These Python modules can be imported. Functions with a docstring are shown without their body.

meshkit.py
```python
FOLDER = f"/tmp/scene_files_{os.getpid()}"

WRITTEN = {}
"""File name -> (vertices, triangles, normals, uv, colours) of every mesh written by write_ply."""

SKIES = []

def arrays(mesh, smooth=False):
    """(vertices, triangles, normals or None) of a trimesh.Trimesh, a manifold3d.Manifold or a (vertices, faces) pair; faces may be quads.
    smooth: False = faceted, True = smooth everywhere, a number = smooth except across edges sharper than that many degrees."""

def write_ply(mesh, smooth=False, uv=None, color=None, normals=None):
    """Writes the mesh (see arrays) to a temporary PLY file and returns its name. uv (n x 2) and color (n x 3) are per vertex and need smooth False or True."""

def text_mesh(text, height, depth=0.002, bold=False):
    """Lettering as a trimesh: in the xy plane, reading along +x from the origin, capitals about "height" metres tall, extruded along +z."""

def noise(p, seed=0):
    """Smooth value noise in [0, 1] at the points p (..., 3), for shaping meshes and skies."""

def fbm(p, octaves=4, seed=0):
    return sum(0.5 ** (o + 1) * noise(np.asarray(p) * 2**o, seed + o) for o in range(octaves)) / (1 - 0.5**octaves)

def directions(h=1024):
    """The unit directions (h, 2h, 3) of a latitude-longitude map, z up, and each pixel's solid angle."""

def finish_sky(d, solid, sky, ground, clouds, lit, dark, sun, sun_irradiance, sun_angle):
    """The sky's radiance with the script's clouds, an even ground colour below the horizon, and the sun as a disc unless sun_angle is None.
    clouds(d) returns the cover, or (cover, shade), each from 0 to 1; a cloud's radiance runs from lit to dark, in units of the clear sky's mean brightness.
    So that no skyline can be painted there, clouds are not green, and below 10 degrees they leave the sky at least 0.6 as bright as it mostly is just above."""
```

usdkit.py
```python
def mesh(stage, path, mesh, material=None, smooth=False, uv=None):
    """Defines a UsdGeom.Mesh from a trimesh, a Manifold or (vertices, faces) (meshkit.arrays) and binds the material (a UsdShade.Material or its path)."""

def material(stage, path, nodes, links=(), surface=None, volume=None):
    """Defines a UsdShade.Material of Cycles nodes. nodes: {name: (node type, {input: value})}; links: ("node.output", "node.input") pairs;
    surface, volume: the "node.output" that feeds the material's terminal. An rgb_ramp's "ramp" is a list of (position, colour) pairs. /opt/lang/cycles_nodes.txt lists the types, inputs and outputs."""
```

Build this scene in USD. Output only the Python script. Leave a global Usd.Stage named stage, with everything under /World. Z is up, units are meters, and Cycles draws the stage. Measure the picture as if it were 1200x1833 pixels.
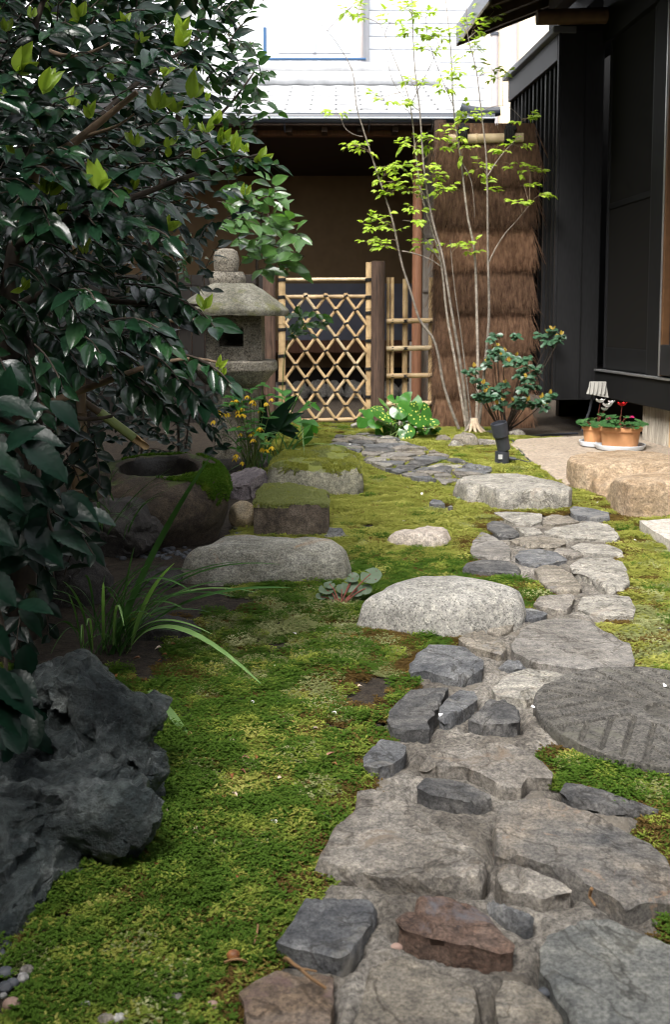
import math, random
import numpy as np, trimesh, manifold3d
from scipy.spatial import Delaunay, cKDTree
from shapely.geometry import Polygon, Point, MultiPolygon, LineString
from shapely.ops import unary_union
import shapely
import usdkit, meshkit
from pxr import Usd, UsdGeom, UsdLux, UsdShade, Gf, Sdf, Vt

# ------------------------------------------------------------------ camera, sky, sun, exposure
CAM_H, FOC, PITCH, PPX, PPY = 0.95, 1750.0, math.radians(5.0), 600.0, 733.0
EXPOSURE = 1.95
SKY_STRENGTH, SUN_INTENSITY, SUN_ANGLE = 0.10, 0.40, 30.0
SUN_DIR = np.array([-0.28, -0.50, 0.82]); SUN_DIR /= np.linalg.norm(SUN_DIR)

stage = Usd.Stage.CreateInMemory()
UsdGeom.SetStageUpAxis(stage, UsdGeom.Tokens.z)
UsdGeom.SetStageMetersPerUnit(stage, 1.0)
UsdGeom.Xform.Define(stage, '/World'); UsdGeom.Scope.Define(stage, '/World/Looks')
cam = UsdGeom.Camera.Define(stage, '/World/camera')
cam.AddTranslateOp().Set((0, 0, CAM_H)); cam.AddRotateXOp().Set(90 - math.degrees(PITCH))
cam.CreateFocalLengthAttr(35.0); cam.CreateHorizontalApertureAttr(24.0); cam.CreateVerticalApertureAttr(24.0 * 1024 / 671)
cam.CreateVerticalApertureOffsetAttr(-(916.5 - PPY) / 1200 * 24.0)
cam.CreateFStopAttr(7.0); cam.CreateFocusDistanceAttr(3.0); cam.CreateClippingRangeAttr((0.05, 2000.0))
cam.CreateExposureAttr(EXPOSURE)
ELEV, ROT = math.asin(SUN_DIR[2]), math.atan2(SUN_DIR[0], SUN_DIR[1])
sky_mat = usdkit.material(stage, '/World/Looks/sky', {
    's': ('sky_texture', {'sky_type': 'single_scattering', 'sun_disc': False, 'sun_elevation': ELEV, 'sun_rotation': ROT, 'aerosol_density': 3.0}),
    'h': ('hsv', {'saturation': 0.22, 'value': 1.0, 'fac': 1.0}),
    'tc': ('texture_coordinate', {}), 'n': ('noise_texture', {'scale': 2.2, 'detail': 6.0, 'roughness': 0.55}),
    'r': ('rgb_ramp', {'ramp': [(0.3, (1.0, 1.0, 1.0)), (0.7, (1.75, 1.74, 1.72))]}),
    'm': ('mix', {'mix_type': 'multiply', 'fac': 1.0}), 'b': ('background_shader', {'strength': SKY_STRENGTH})},
    [('s.color', 'h.color'), ('tc.generated', 'n.vector'), ('n.fac', 'r.fac'), ('h.color', 'm.color1'), ('r.color', 'm.color2'), ('m.color', 'b.color')], surface='b.background')
dome = UsdLux.DomeLight.Define(stage, '/World/sky')
UsdShade.MaterialBindingAPI.Apply(dome.GetPrim()).Bind(sky_mat)
dome.GetPrim().SetCustomDataByKey('kind', 'structure')
sun = UsdLux.DistantLight.Define(stage, '/World/sun')
sun.CreateIntensityAttr(SUN_INTENSITY); sun.CreateAngleAttr(SUN_ANGLE); sun.CreateColorAttr(Gf.Vec3f(1.0, 0.97, 0.92))
sun.GetPrim().CreateAttribute('inputs:normalize', Sdf.ValueTypeNames.Bool).Set(True)
sun.AddRotateXYZOp().Set((90 - math.degrees(ELEV), 0, -math.degrees(ROT) + 180))

# ------------------------------------------------------------------ helpers
def rng(seed): return np.random.default_rng(seed)
CP, SP = math.cos(PITCH), math.sin(PITCH)
def ray(px, py):
    a, b = (px - PPX) / FOC, -(py - PPY) / FOC
    return np.array([a, CP + b * SP, -SP + b * CP])
def gp(px, py, z=0.0):                      # a point of the ground plane at height z
    d = ray(px, py); t = (z - CAM_H) / d[2]
    return np.array([d[0] * t, d[1] * t, z])
def at(px, py, Y):                          # a point at distance Y
    d = ray(px, py); t = Y / d[1]
    return np.array([d[0] * t, Y, CAM_H + d[2] * t])
def proj(p):
    p = np.atleast_2d(p); q = p - [0, 0, CAM_H]
    f = q[:, 1] * CP - q[:, 2] * SP; u = q[:, 1] * SP + q[:, 2] * CP
    f = np.maximum(f, 1e-3)
    return np.stack([PPX + FOC * q[:, 0] / f, PPY - FOC * u / f], 1)

used = {}
def numbered(parent, name):
    k = (parent, name); n = used.get(k, 0); used[k] = n + 1
    return name if n == 0 else '%s_%03d' % (name, n)
def ppath(parent): return '/World' if parent is None else str(parent.GetPath())
def tag(o, label=None, cat=None, group=None, kind=None):
    for k, v in (('label', label), ('category', cat), ('group', group), ('kind', kind)):
        if v: o.SetCustomDataByKey(k, v)
    return o
def thing(name, label, cat, loc=None, group=None, kind=None):
    x = UsdGeom.Xform.Define(stage, '/World/' + numbered('/World', name))
    if loc is not None: x.AddTranslateOp().Set(Gf.Vec3d(*map(float, loc)))
    o = x.GetPrim(); tag(o, label, cat, group, kind); o.SetCustomDataByKey('_loc', str(0)) if False else None
    OFF[str(o.GetPath())] = np.array(loc if loc is not None else (0, 0, 0), float)
    return o
OFF = {}
def offset_of(parent):
    if parent is None: return np.zeros(3)
    s = str(parent.GetPath())
    while s not in OFF and s.count('/') > 2: s = s.rsplit('/', 1)[0]
    return OFF.get(s, np.zeros(3))
def compact(v, f): k, i = np.unique(np.asarray(f).ravel(), return_inverse=True); return np.asarray(v)[k], i.reshape(-1, 3)
def obj(name, mesh, m, parent=None, smooth=30, label=None, cat=None, group=None, kind=None, sub=False):
    """one Mesh prim; world coordinates are taken, the parent's place is subtracted"""
    if isinstance(mesh, list): mesh = cat_mesh(mesh)
    if isinstance(mesh, tuple): v, f = mesh
    elif hasattr(mesh, 'to_mesh'): mm = mesh.to_mesh(); v, f = np.array(mm.vert_properties[:, :3], float), np.array(mm.tri_verts)
    else: v, f = np.array(mesh.vertices), np.array(mesh.faces)
    v = np.asarray(v, float) - offset_of(parent)
    pp = ppath(parent)
    prim = usdkit.mesh(stage, pp + '/' + numbered(pp, name), (v, f), M(m) if isinstance(m, str) else m, smooth=smooth).GetPrim()
    return tag(prim, label, cat, group, kind)
def cat_mesh(ms):
    V, F, n = [], [], 0
    for m in ms:
        v, f = (m if isinstance(m, tuple) else (np.array(m.vertices), np.array(m.faces)))
        f = np.asarray(f)
        if f.shape[1] == 4: f = np.vstack([f[:, [0, 1, 2]], f[:, [0, 2, 3]]])
        V.append(v); F.append(f + n); n += len(v)
    return np.vstack(V), np.vstack(F)
def nrm(v): v = np.asarray(v, float); return v / (np.linalg.norm(v, axis=-1, keepdims=True) + 1e-12)

def box(x0, x1, y0, y1, z0, z1, bev=0.0):
    if bev > 0:
        c = [(x, y, z) for x in (x0, x1) for y in (y0, y1) for z in (z0, z1)]
        pts = []
        m = np.array([(x0 + x1) / 2, (y0 + y1) / 2, (z0 + z1) / 2])
        for p in c:
            s = np.sign(m - np.array(p)) * bev
            for k in range(3):
                q = np.array(p, float); t = s.copy(); t[k] = 0; pts.append(q + t)
        h = trimesh.convex.convex_hull(np.array(pts)); return np.array(h.vertices), np.array(h.faces)
    b = trimesh.creation.box(bounds=[[min(x0, x1), min(y0, y1), min(z0, z1)], [max(x0, x1), max(y0, y1), max(z0, z1)]])
    return np.array(b.vertices), np.array(b.faces)
def catmull(P, n):
    P = np.asarray(P, float)
    if len(P) < 3: t = np.linspace(0, 1, n)[:, None]; return P[0] * (1 - t) + P[-1] * t
    from scipy.interpolate import PchipInterpolator
    s = np.concatenate([[0], np.cumsum(np.linalg.norm(np.diff(P, axis=0), axis=1) + 1e-9)])
    return np.stack([PchipInterpolator(s, P[:, k])(np.linspace(0, s[-1], n)) for k in range(P.shape[1])], 1)
def tube(P, R, sides=7, n=None, cap=True):
    P = np.asarray(P, float)
    if n: P = catmull(P, n)
    k = len(P); R = np.interp(np.linspace(0, 1, k), np.linspace(0, 1, len(np.atleast_1d(R))), np.atleast_1d(R))
    T = nrm(np.gradient(P, axis=0)); ref = np.array([0.31, 0.2, 0.93]) if abs(T[:, 2]).mean() < .85 else np.array([1.0, 0.1, 0])
    A = nrm(np.cross(T, ref)); B = np.cross(T, A); a = np.arange(sides) * 2 * np.pi / sides
    V = (P[:, None] + R[:, None, None] * (np.cos(a)[None, :, None] * A[:, None] + np.sin(a)[None, :, None] * B[:, None])).reshape(-1, 3)
    i, j = np.meshgrid(np.arange(k - 1), np.arange(sides), indexing='ij'); i, j = i.ravel(), j.ravel(); j2 = (j + 1) % sides
    q = np.stack([i * sides + j, i * sides + j2, (i + 1) * sides + j2, (i + 1) * sides + j], 1)
    F = [q[:, [0, 1, 2]], q[:, [0, 2, 3]]]
    if cap:
        V = np.vstack([V, P[0], P[-1]]); c0, c1 = len(V) - 2, len(V) - 1
        jj = np.arange(sides); jn = (jj + 1) % sides
        F.append(np.stack([np.full(sides, c0), jn, jj], 1)); b = (k - 1) * sides
        F.append(np.stack([np.full(sides, c1), b + jj, b + jn], 1))
    return V, np.vstack(F)
def lathe(prof, n=40, c=(0, 0, 0)):
    prof = np.asarray(prof, float); a = np.arange(n) * 2 * np.pi / n
    V = np.stack([prof[:, None, 0] * np.cos(a), prof[:, None, 0] * np.sin(a), np.repeat(prof[:, None, 1], n, 1)], -1).reshape(-1, 3) + np.asarray(c)
    i, j = np.meshgrid(np.arange(len(prof) - 1), np.arange(n), indexing='ij'); i, j = i.ravel(), j.ravel(); j2 = (j + 1) % n
    q = np.stack([i * n + j, i * n + j2, (i + 1) * n + j2, (i + 1) * n + j], 1)
    return V, np.vstack([q[:, [0, 1, 2]], q[:, [0, 2, 3]]])
def bamboo(p0, p1, r, seed=0, gap=0.22, sides=10):
    p0, p1 = np.asarray(p0, float), np.asarray(p1, float); L = np.linalg.norm(p1 - p0); g = rng(seed)
    s, R, x = [0.0], [r], g.uniform(.03, gap)
    while x < L - 0.01:
        for dx, k in ((-.007, 1.0), (-.002, 1.13), (.001, 1.02), (.004, 1.10), (.010, .985)): s.append(x + dx); R.append(r * k)
        x += gap * g.uniform(.85, 1.15)
    s.append(L); R.append(r * .97)
    o = np.argsort(s); s = np.array(s)[o]; R = np.array(R)[o]
    P = p0 + (p1 - p0) * (s / L)[:, None]
    # one radius per station
    T = nrm(p1 - p0); A = nrm(np.cross(T, [0.3, .9, .1] if abs(T[2]) > .8 else [0, 0, 1.0])); B = np.cross(T, A); a = np.arange(sides) * 2 * np.pi / sides
    k = len(P)
    V = (P[:, None] + R[:, None, None] * (np.cos(a)[None, :, None] * A + np.sin(a)[None, :, None] * B)).reshape(-1, 3)
    i, j = np.meshgrid(np.arange(k - 1), np.arange(sides), indexing='ij'); i, j = i.ravel(), j.ravel(); j2 = (j + 1) % sides
    q = np.stack([i * sides + j, i * sides + j2, (i + 1) * sides + j2, (i + 1) * sides + j], 1)
    V = np.vstack([V, P[0], P[-1]]); jj = np.arange(sides); jn = (jj + 1) % sides
    F = np.vstack([q[:, [0, 1, 2]], q[:, [0, 2, 3]], np.stack([np.full(sides, k * sides), jn, jj], 1), np.stack([np.full(sides, k * sides + 1), (k - 1) * sides + jj, (k - 1) * sides + jn], 1)])
    return V, F
def ringtie(c, axis, r, th=.006, h=3, seed=0):       # cord wound round a cane
    g = rng(seed); axis = nrm(axis); A = nrm(np.cross(axis, [.21, .5, .84])); B = np.cross(axis, A); a = np.linspace(0, 2 * np.pi * h, 12 * h)
    P = np.asarray(c) + r * (np.cos(a)[:, None] * A + np.sin(a)[:, None] * B) + axis * np.linspace(-th * h * .8, th * h * .8, len(a))[:, None]
    return tube(P, [th], 5)

# ------------------------------------------------------------------ materials
made = {}
SPEC = {}
def M(name):
    if name not in made: made[name] = SPEC[name]()
    return made[name]
def reg(name, fn): SPEC[name] = fn
def rock_mat(name, cols, scale=9, rough=.8, bump=.7, grain=170, gr=(.58, 1.36), spots=None, dist=.006, spec=.35, moss=None, mossn=(.55, .8), stretch=(1, 1, 1), speck=None, crack=None):
    def fn():
        n = {'g': ('geometry', {}), 'mp': ('mapping', {'scale': stretch}), 'n1': ('noise_texture', {'scale': scale, 'detail': 7.0, 'roughness': .62, 'distortion': .4}),
             'r1': ('rgb_ramp', {'ramp': [(.28 + .44 * i / (len(cols) - 1), c) for i, c in enumerate(cols)]}),
             'n2': ('noise_texture', {'scale': grain, 'detail': 5.0, 'roughness': .7}), 'r2': ('rgb_ramp', {'ramp': [(.37, (gr[0],) * 3), (.63, (gr[1],) * 3)]}),
             'm': ('mix', {'mix_type': 'multiply', 'fac': 1.0}), 'n3': ('noise_texture', {'scale': scale * 4, 'detail': 9.0, 'roughness': .68}),
             'ad': ('math', {'math_type': 'multiply_add', 'value2': .35}), 'bu': ('bump', {'strength': bump, 'distance': dist}),
             'p': ('principled_bsdf', {'roughness': rough, 'specular_ior_level': spec})}
        l = [('g.position', 'mp.vector'), ('mp.vector', 'n1.vector'), ('g.position', 'n2.vector'), ('mp.vector', 'n3.vector'), ('n1.fac', 'r1.fac'), ('n2.fac', 'r2.fac'), ('r1.color', 'm.color1'), ('r2.color', 'm.color2'),
             ('n2.fac', 'ad.value1'), ('n3.fac', 'ad.value3'), ('ad.value', 'bu.height'), ('bu.normal', 'p.normal')]
        n['n6'] = ('noise_texture', {'scale': 42.0, 'detail': 6.0, 'roughness': .7}); n['r6'] = ('rgb_ramp', {'ramp': [(.36, (.66, .66, .67)), (.5, (1, 1, 1)), (.66, (1.34, 1.32, 1.28))]}); n['m6'] = ('mix', {'mix_type': 'multiply', 'fac': 1.0}); l += [('mp.vector', 'n6.vector'), ('n6.fac', 'r6.fac'), ('m.color', 'm6.color1'), ('r6.color', 'm6.color2')]
        last = 'm6.color'
        if crack:
            n['nc'] = ('noise_texture', {'scale': crack, 'detail': 5.0, 'roughness': .55, 'distortion': .6}); n['c1'] = ('math', {'math_type': 'subtract', 'value2': .5}); n['c2'] = ('math', {'math_type': 'absolute'}); n['cr'] = ('rgb_ramp', {'ramp': [(0, (.38, .36, .34)), (.006, (.55, .53, .5)), (.014, (1, 1, 1))]}); n['mc'] = ('mix', {'mix_type': 'multiply', 'fac': .8})
            n['ms_'] = ('mapping', {'scale': (6, 46, 20), 'rotation': (0, 0, .5 + crack)}); n['ns_'] = ('noise_texture', {'scale': 1.0, 'detail': 4.0, 'roughness': .6}); n['rs_'] = ('rgb_ramp', {'ramp': [(.38, (.74, .74, .76)), (.62, (1.2, 1.19, 1.16))]}); n['mq'] = ('mix', {'mix_type': 'multiply', 'fac': .5})
            l += [('g.position', 'nc.vector'), ('nc.fac', 'c1.value1'), ('c1.value', 'c2.value1'), ('c2.value', 'cr.fac'), (last, 'mc.color1'), ('cr.color', 'mc.color2'), ('g.position', 'ms_.vector'), ('ms_.vector', 'ns_.vector'), ('ns_.fac', 'rs_.fac'), ('mc.color', 'mq.color1'), ('rs_.color', 'mq.color2')]; last = 'mq.color'
        if speck:                                     # mineral grains
            n['v'] = ('voronoi_texture', {'scale': speck[1]}); n['vs'] = ('separate_color', {}); n['vr'] = ('rgb_ramp', {'ramp': [(.0, speck[0]), (.12, speck[0]), (.2, (1, 1, 1)), (.8, (1, 1, 1)), (.95, (1.35, 1.33, 1.3))]}); n['mv'] = ('mix', {'mix_type': 'multiply', 'fac': 1.0})
            l += [('g.position', 'v.vector'), ('v.color', 'vs.color'), ('vs.r', 'vr.fac'), (last, 'mv.color1'), ('vr.color', 'mv.color2')]; last = 'mv.color'
        if spots:
            n['n4'] = ('noise_texture', {'scale': spots[1], 'detail': 5.0, 'roughness': .65, 'distortion': .8}); n['r4'] = ('rgb_ramp', {'ramp': [(spots[2], (0, 0, 0)), (spots[2] + .12, (1, 1, 1))]}); n['ms'] = ('mix', {'color2': spots[0]})
            l += [('g.position', 'n4.vector'), ('n4.fac', 'r4.fac'), ('r4.color', 'ms.fac'), (last, 'ms.color1')]; last = 'ms.color'
        if moss:
            n['sx'] = ('separate_xyz', {}); n['n5'] = ('noise_texture', {'scale': 11.0, 'detail': 5.0}); n['ma'] = ('math', {'math_type': 'multiply_add', 'value2': .9}); n['mb'] = ('math', {'math_type': 'subtract', 'value2': .45})
            n['r5'] = ('rgb_ramp', {'ramp': [(mossn[0], (0, 0, 0)), (mossn[1], (1, 1, 1))]}); n['mm'] = ('mix', {'color2': moss})
            l += [('g.true_normal', 'sx.vector'), ('g.position', 'n5.vector'), ('n5.fac', 'ma.value1'), ('sx.z', 'ma.value3'), ('ma.value', 'mb.value1'), ('mb.value', 'r5.fac'), ('r5.color', 'mm.fac'), (last, 'mm.color1')]; last = 'mm.color'
        l.append((last, 'p.base_color'))
        return usdkit.material(stage, '/World/Looks/' + name, n, l, surface='p.BSDF')
    reg(name, fn)
def plain(name, c, rough=.6, var=.25, scale=20, spec=.4, bump=0, stretch=(1, 1, 1), c2=None, metal=0., coat=0., isl=0.):
    def fn():
        a = np.array(c); b = np.array(c2) if c2 is not None else a * (1 + var)
        n = {'g': ('geometry', {}), 'oi': ('object_info', {}), 'mp': ('mapping', {'scale': stretch}), 'n': ('noise_texture', {'scale': scale, 'detail': 6.0, 'roughness': .6}), 'r': ('rgb_ramp', {'ramp': [(.3, tuple(a * (1 - var))), (.7, tuple(b))]}),
             'ov': ('map_range', {'to_min': 1 - var * .6, 'to_max': 1 + var * .6}), 'mm': ('mix', {'mix_type': 'multiply', 'fac': 1.0}), 'p': ('principled_bsdf', {'roughness': rough, 'specular_ior_level': spec, 'metallic': metal, 'coat_weight': coat})}
        l = [('g.position', 'mp.vector'), ('mp.vector', 'n.vector'), ('n.fac', 'r.fac'), ('oi.random', 'ov.value'), ('r.color', 'mm.color1'), ('ov.result', 'mm.color2'), ('mm.color', 'p.base_color')]
        if isl:
            n['im'] = ('map_range', {'to_min': 1 - isl, 'to_max': 1 + isl}); n['i2'] = ('mix', {'mix_type': 'multiply', 'fac': 1.0}); l[-1:] = [('g.random_per_island', 'im.value'), ('mm.color', 'i2.color1'), ('im.result', 'i2.color2'), ('i2.color', 'p.base_color')]
        if bump: n['bu'] = ('bump', {'strength': bump, 'distance': .004}); l += [('n.fac', 'bu.height'), ('bu.normal', 'p.normal')]
        return usdkit.material(stage, '/World/Looks/' + name, n, l, surface='p.BSDF')
    reg(name, fn)
def leaf_mat(name, c, c2, rough=.3, spec=.5, trans=.25, tc=None, scale=9, spots=None, bump=.25, coat=0.):
    def fn():
        tcol = tc or tuple(np.array(c2) * [1.6, 1.9, .8])
        n = {'g': ('geometry', {}), 'oi': ('object_info', {}), 'n': ('noise_texture', {'scale': scale, 'detail': 3.0}), 'ra': ('math', {'math_type': 'multiply_add', 'value2': .35, 'value3': -.175}),
             'ad': ('math', {'math_type': 'add'}), 'rb': ('math', {'math_type': 'multiply_add', 'value2': .5, 'value3': -.25}), 'ae': ('math', {'math_type': 'add'}), 'r': ('rgb_ramp', {'ramp': [(.3, c), (.7, c2)]}), 'n2': ('noise_texture', {'scale': 140.0, 'detail': 3.0}), 'bu': ('bump', {'strength': bump, 'distance': .002}),
             'p': ('principled_bsdf', {'roughness': rough, 'specular_ior_level': spec, 'coat_weight': coat, 'coat_roughness': .15}), 't': ('translucent_bsdf', {}), 'tm': ('mix', {'mix_type': 'multiply', 'fac': 1.0, 'color2': tuple(np.array(tcol) / np.maximum(np.array(c2), 1e-3))}), 'x': ('mix_closure', {'fac': trans})}
        l = [('g.position', 'n.vector'), ('oi.random', 'ra.value1'), ('n.fac', 'ad.value1'), ('ra.value', 'ad.value2'), ('g.random_per_island', 'rb.value1'), ('ad.value', 'ae.value1'), ('rb.value', 'ae.value2'), ('ae.value', 'r.fac'), ('g.position', 'n2.vector'), ('n2.fac', 'bu.height'), ('bu.normal', 'p.normal'),
             ('p.BSDF', 'x.closure1'), ('t.BSDF', 'x.closure2')]
        last = 'r.color'
        if spots:
            n['v'] = ('voronoi_texture', {'scale': spots[1]}); n['vr'] = ('rgb_ramp', {'ramp': [(spots[2], (1, 1, 1)), (spots[2] + .08, (0, 0, 0))]}); n['vm'] = ('mix', {'color2': spots[0]})
            l += [('g.position', 'v.vector'), ('v.distance', 'vr.fac'), ('vr.color', 'vm.fac'), (last, 'vm.color1')]; last = 'vm.color'
        l += [(last, 'p.base_color'), (last, 'tm.color1'), ('tm.color', 't.color')]
        return usdkit.material(stage, '/World/Looks/' + name, n, l, surface='x.closure')
    reg(name, fn)

rock_mat('slate_blue', crack=5, cols=[(0.0473, 0.0504, 0.0567), (0.1075, 0.1092, 0.1134), (0.1892, 0.189, 0.1863)], scale=10, rough=.72, spots=((.2, .19, .17), 6, .58), bump=.9)
rock_mat('slate_dark', crack=6, cols=[(0.0344, 0.0353, 0.0373), (0.086, 0.084, 0.0826), (0.1548, 0.147, 0.1377)], scale=12, rough=.75, spots=((.22, .21, .19), 9, .6), bump=1.)
rock_mat('grey_brown', crack=4, cols=[(0.086, 0.0756, 0.0632), (0.1806, 0.1638, 0.1426), (0.2838, 0.2604, 0.2268)], scale=8, rough=.8, spots=((.17, .13, .095), 7, .58), bump=.9)
rock_mat('grey_tan', crack=4.5, cols=[(0.1032, 0.0882, 0.0689), (0.1849, 0.1638, 0.1337), (0.2666, 0.2394, 0.1985)], scale=9, rough=.82, spots=((.17, .165, .16), 8, .6), bump=.9)
rock_mat('pale_stone', crack=5.5, cols=[(0.144, 0.1338, 0.1148), (0.243, 0.2288, 0.1997), (0.333, 0.3124, 0.2762)], scale=9, rough=.85, spots=((.24, .2, .16), 9, .6), bump=.9)
rock_mat('rust_stone', crack=7, cols=[(0.0645, 0.042, 0.0324), (0.1161, 0.0739, 0.0551), (0.172, 0.126, 0.1013)], scale=8, rough=.75, spots=((.12, .115, .125), 7, .56), bump=1.)
rock_mat('ochre_stone', crack=5.2, cols=[(0.086, 0.063, 0.0486), (0.1634, 0.1176, 0.081), (0.1892, 0.1596, 0.1377)], scale=10, rough=.72, spots=((.14, .09, .085), 8, .54), bump=.9)
rock_mat('mottled_stone', crack=4.2, cols=[(0.0774, 0.0773, 0.077), (0.1462, 0.1344, 0.1199), (0.215, 0.1806, 0.1417)], scale=7, rough=.75, spots=((.3, .19, .12), 14, .6), bump=.8)
rock_mat('green_grey', crack=3.1, cols=[(0.086, 0.0907, 0.0891), (0.1376, 0.1386, 0.128), (0.2064, 0.2016, 0.1741)], scale=5, rough=.62, spots=((.2, .185, .09), 3.4, .55), bump=.5, dist=.004)
rock_mat('smooth_grey', crack=3.6, cols=[(0.1118, 0.1025, 0.0907), (0.172, 0.1596, 0.1442), (0.2322, 0.2184, 0.1985)], scale=5, rough=.85, spots=((.17, .16, .15), 6, .62), bump=.6, grain=260)
rock_mat('granite', [(0.2322, 0.2227, 0.1992), (0.301, 0.289, 0.2615), (0.3526, 0.34, 0.3112)], 6, .9, gr=(.72, 1.15), grain=140, bump=1., dist=.006, speck=((.55, .55, .54), 240), spots=((.26, .245, .2), 3.2, .60))
rock_mat('boulder_grey', [(.15, .14, .11), (.26, .25, .21), (.38, .365, .32)], 8, .85, spots=((.26, .17, .10), 5, .6), bump=1., stretch=(1, 1.8, 1.8))
rock_mat('millstone', [(0.0629, 0.059, 0.0517), (0.0925, 0.0864, 0.0773), (0.1295, 0.1224, 0.1104)], 5, .85, gr=(.65, 1.3), grain=130, bump=1., spots=((.12, .115, .09), 6, .6), speck=((.5, .5, .5), 260))
rock_mat('shaded_hollow', [(.006, .005, .004), (.012, .010, .008), (.02, .017, .013)], 12, .4, bump=.6)  # near-black colour that carries the shade inside the basin hollow
rock_mat('groove_dirt', [(.045, .042, .035), (.065, .06, .052), (.09, .085, .076)], 12, .95, bump=.6)
rock_mat('block_side', [(.05, .038, .03), (.10, .078, .06), (.17, .138, .108)], 10, .85, bump=1., dist=.01, moss=(.14, .17, .035), mossn=(.62, .85))
rock_mat('mossy_rock', [(.12, .115, .09), (.22, .21, .16), (.32, .30, .22)], 10, .85, bump=1., dist=.012, moss=(.17, .19, .04), mossn=(.6, .85))
rock_mat('purple_rock', [(.10, .085, .09), (.16, .135, .14), (.22, .19, .19)], 8, .8, bump=.9)
rock_mat('pink_rock', [(.3, .25, .21), (.38, .33, .28), (.45, .4, .35)], 8, .8, bump=.9, moss=(.2, .2, .05), mossn=(1.3, 1.6))
rock_mat('brown_pebble', [(.17, .12, .07), (.26, .2, .12), (.3, .25, .17)], 6, .6, bump=.5)
rock_mat('dark_rock', [(.006, .009, .010), (.022, .030, .031), (.062, .074, .073), (.17, .185, .178)], 10, .36, bump=1., dist=.02, spec=.5, gr=(.5, 1.4), grain=90, spots=((.15, .165, .165), 11, .61))
rock_mat('basin_stone', [(0.0245, 0.0189, 0.014), (0.0525, 0.0392, 0.028), (0.091, 0.07, 0.0476)], 8, .8, bump=1., dist=.01, moss=(.07, .12, .014), mossn=(.9, 1.1))
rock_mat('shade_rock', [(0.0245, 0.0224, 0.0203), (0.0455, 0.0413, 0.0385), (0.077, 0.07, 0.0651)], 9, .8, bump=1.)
rock_mat('lantern_stone', [(.15, .132, .105), (.235, .212, .172), (.32, .292, .243)], 9, .9, gr=(.6, 1.25), grain=120, bump=.9, dist=.004, speck=((.45, .43, .4), 150), spots=((.13, .125, .08), 5, .57))
rock_mat('lantern_top', [(.11, .105, .075), (.19, .18, .14), (.26, .25, .205)], 8, .9, gr=(.6, 1.25), grain=120, bump=.9, dist=.004, spots=((.14, .14, .05), 4.5, .52))
rock_mat('step_stone', [(0.19, 0.1288, 0.0748), (0.2945, 0.2162, 0.1408), (0.38, 0.299, 0.2112)], 7, .85, gr=(.7, 1.2), grain=90, bump=1., dist=.012, spots=((.2, .125, .065), 5, .6))
rock_mat('slab_concrete', [(.25, .2, .152), (.29, .235, .182), (.33, .275, .215)], 4, .9, gr=(.85, 1.12), grain=300, bump=.5, dist=.003)
rock_mat('pale_slab', [(.31, .28, .245), (.36, .33, .29), (.41, .38, .34)], 6, .85, grain=200, bump=.5, gr=(.85, 1.12))
rock_mat('mortar', [(0.0665, 0.0567, 0.0468), (0.152, 0.1367, 0.117), (0.285, 0.2632, 0.2322)], 6, .95, gr=(.5, 1.45), grain=120, bump=1., dist=.012, spots=((.15, .13, .105), 7, .52))
rock_mat('soil', [(.022, .016, .012), (.04, .03, .021), (.065, .05, .034)], 25, .95, gr=(.55, 1.5), grain=160, bump=1., dist=.012)
rock_mat('white_pebble', [(.22, .22, .21), (.3, .29, .28), (.4, .39, .375)], 12, .7, bump=.3)
rock_mat('foundation', [(.18, .168, .15), (.26, .245, .22), (.32, .305, .28)], 5, .9, bump=.6)
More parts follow.
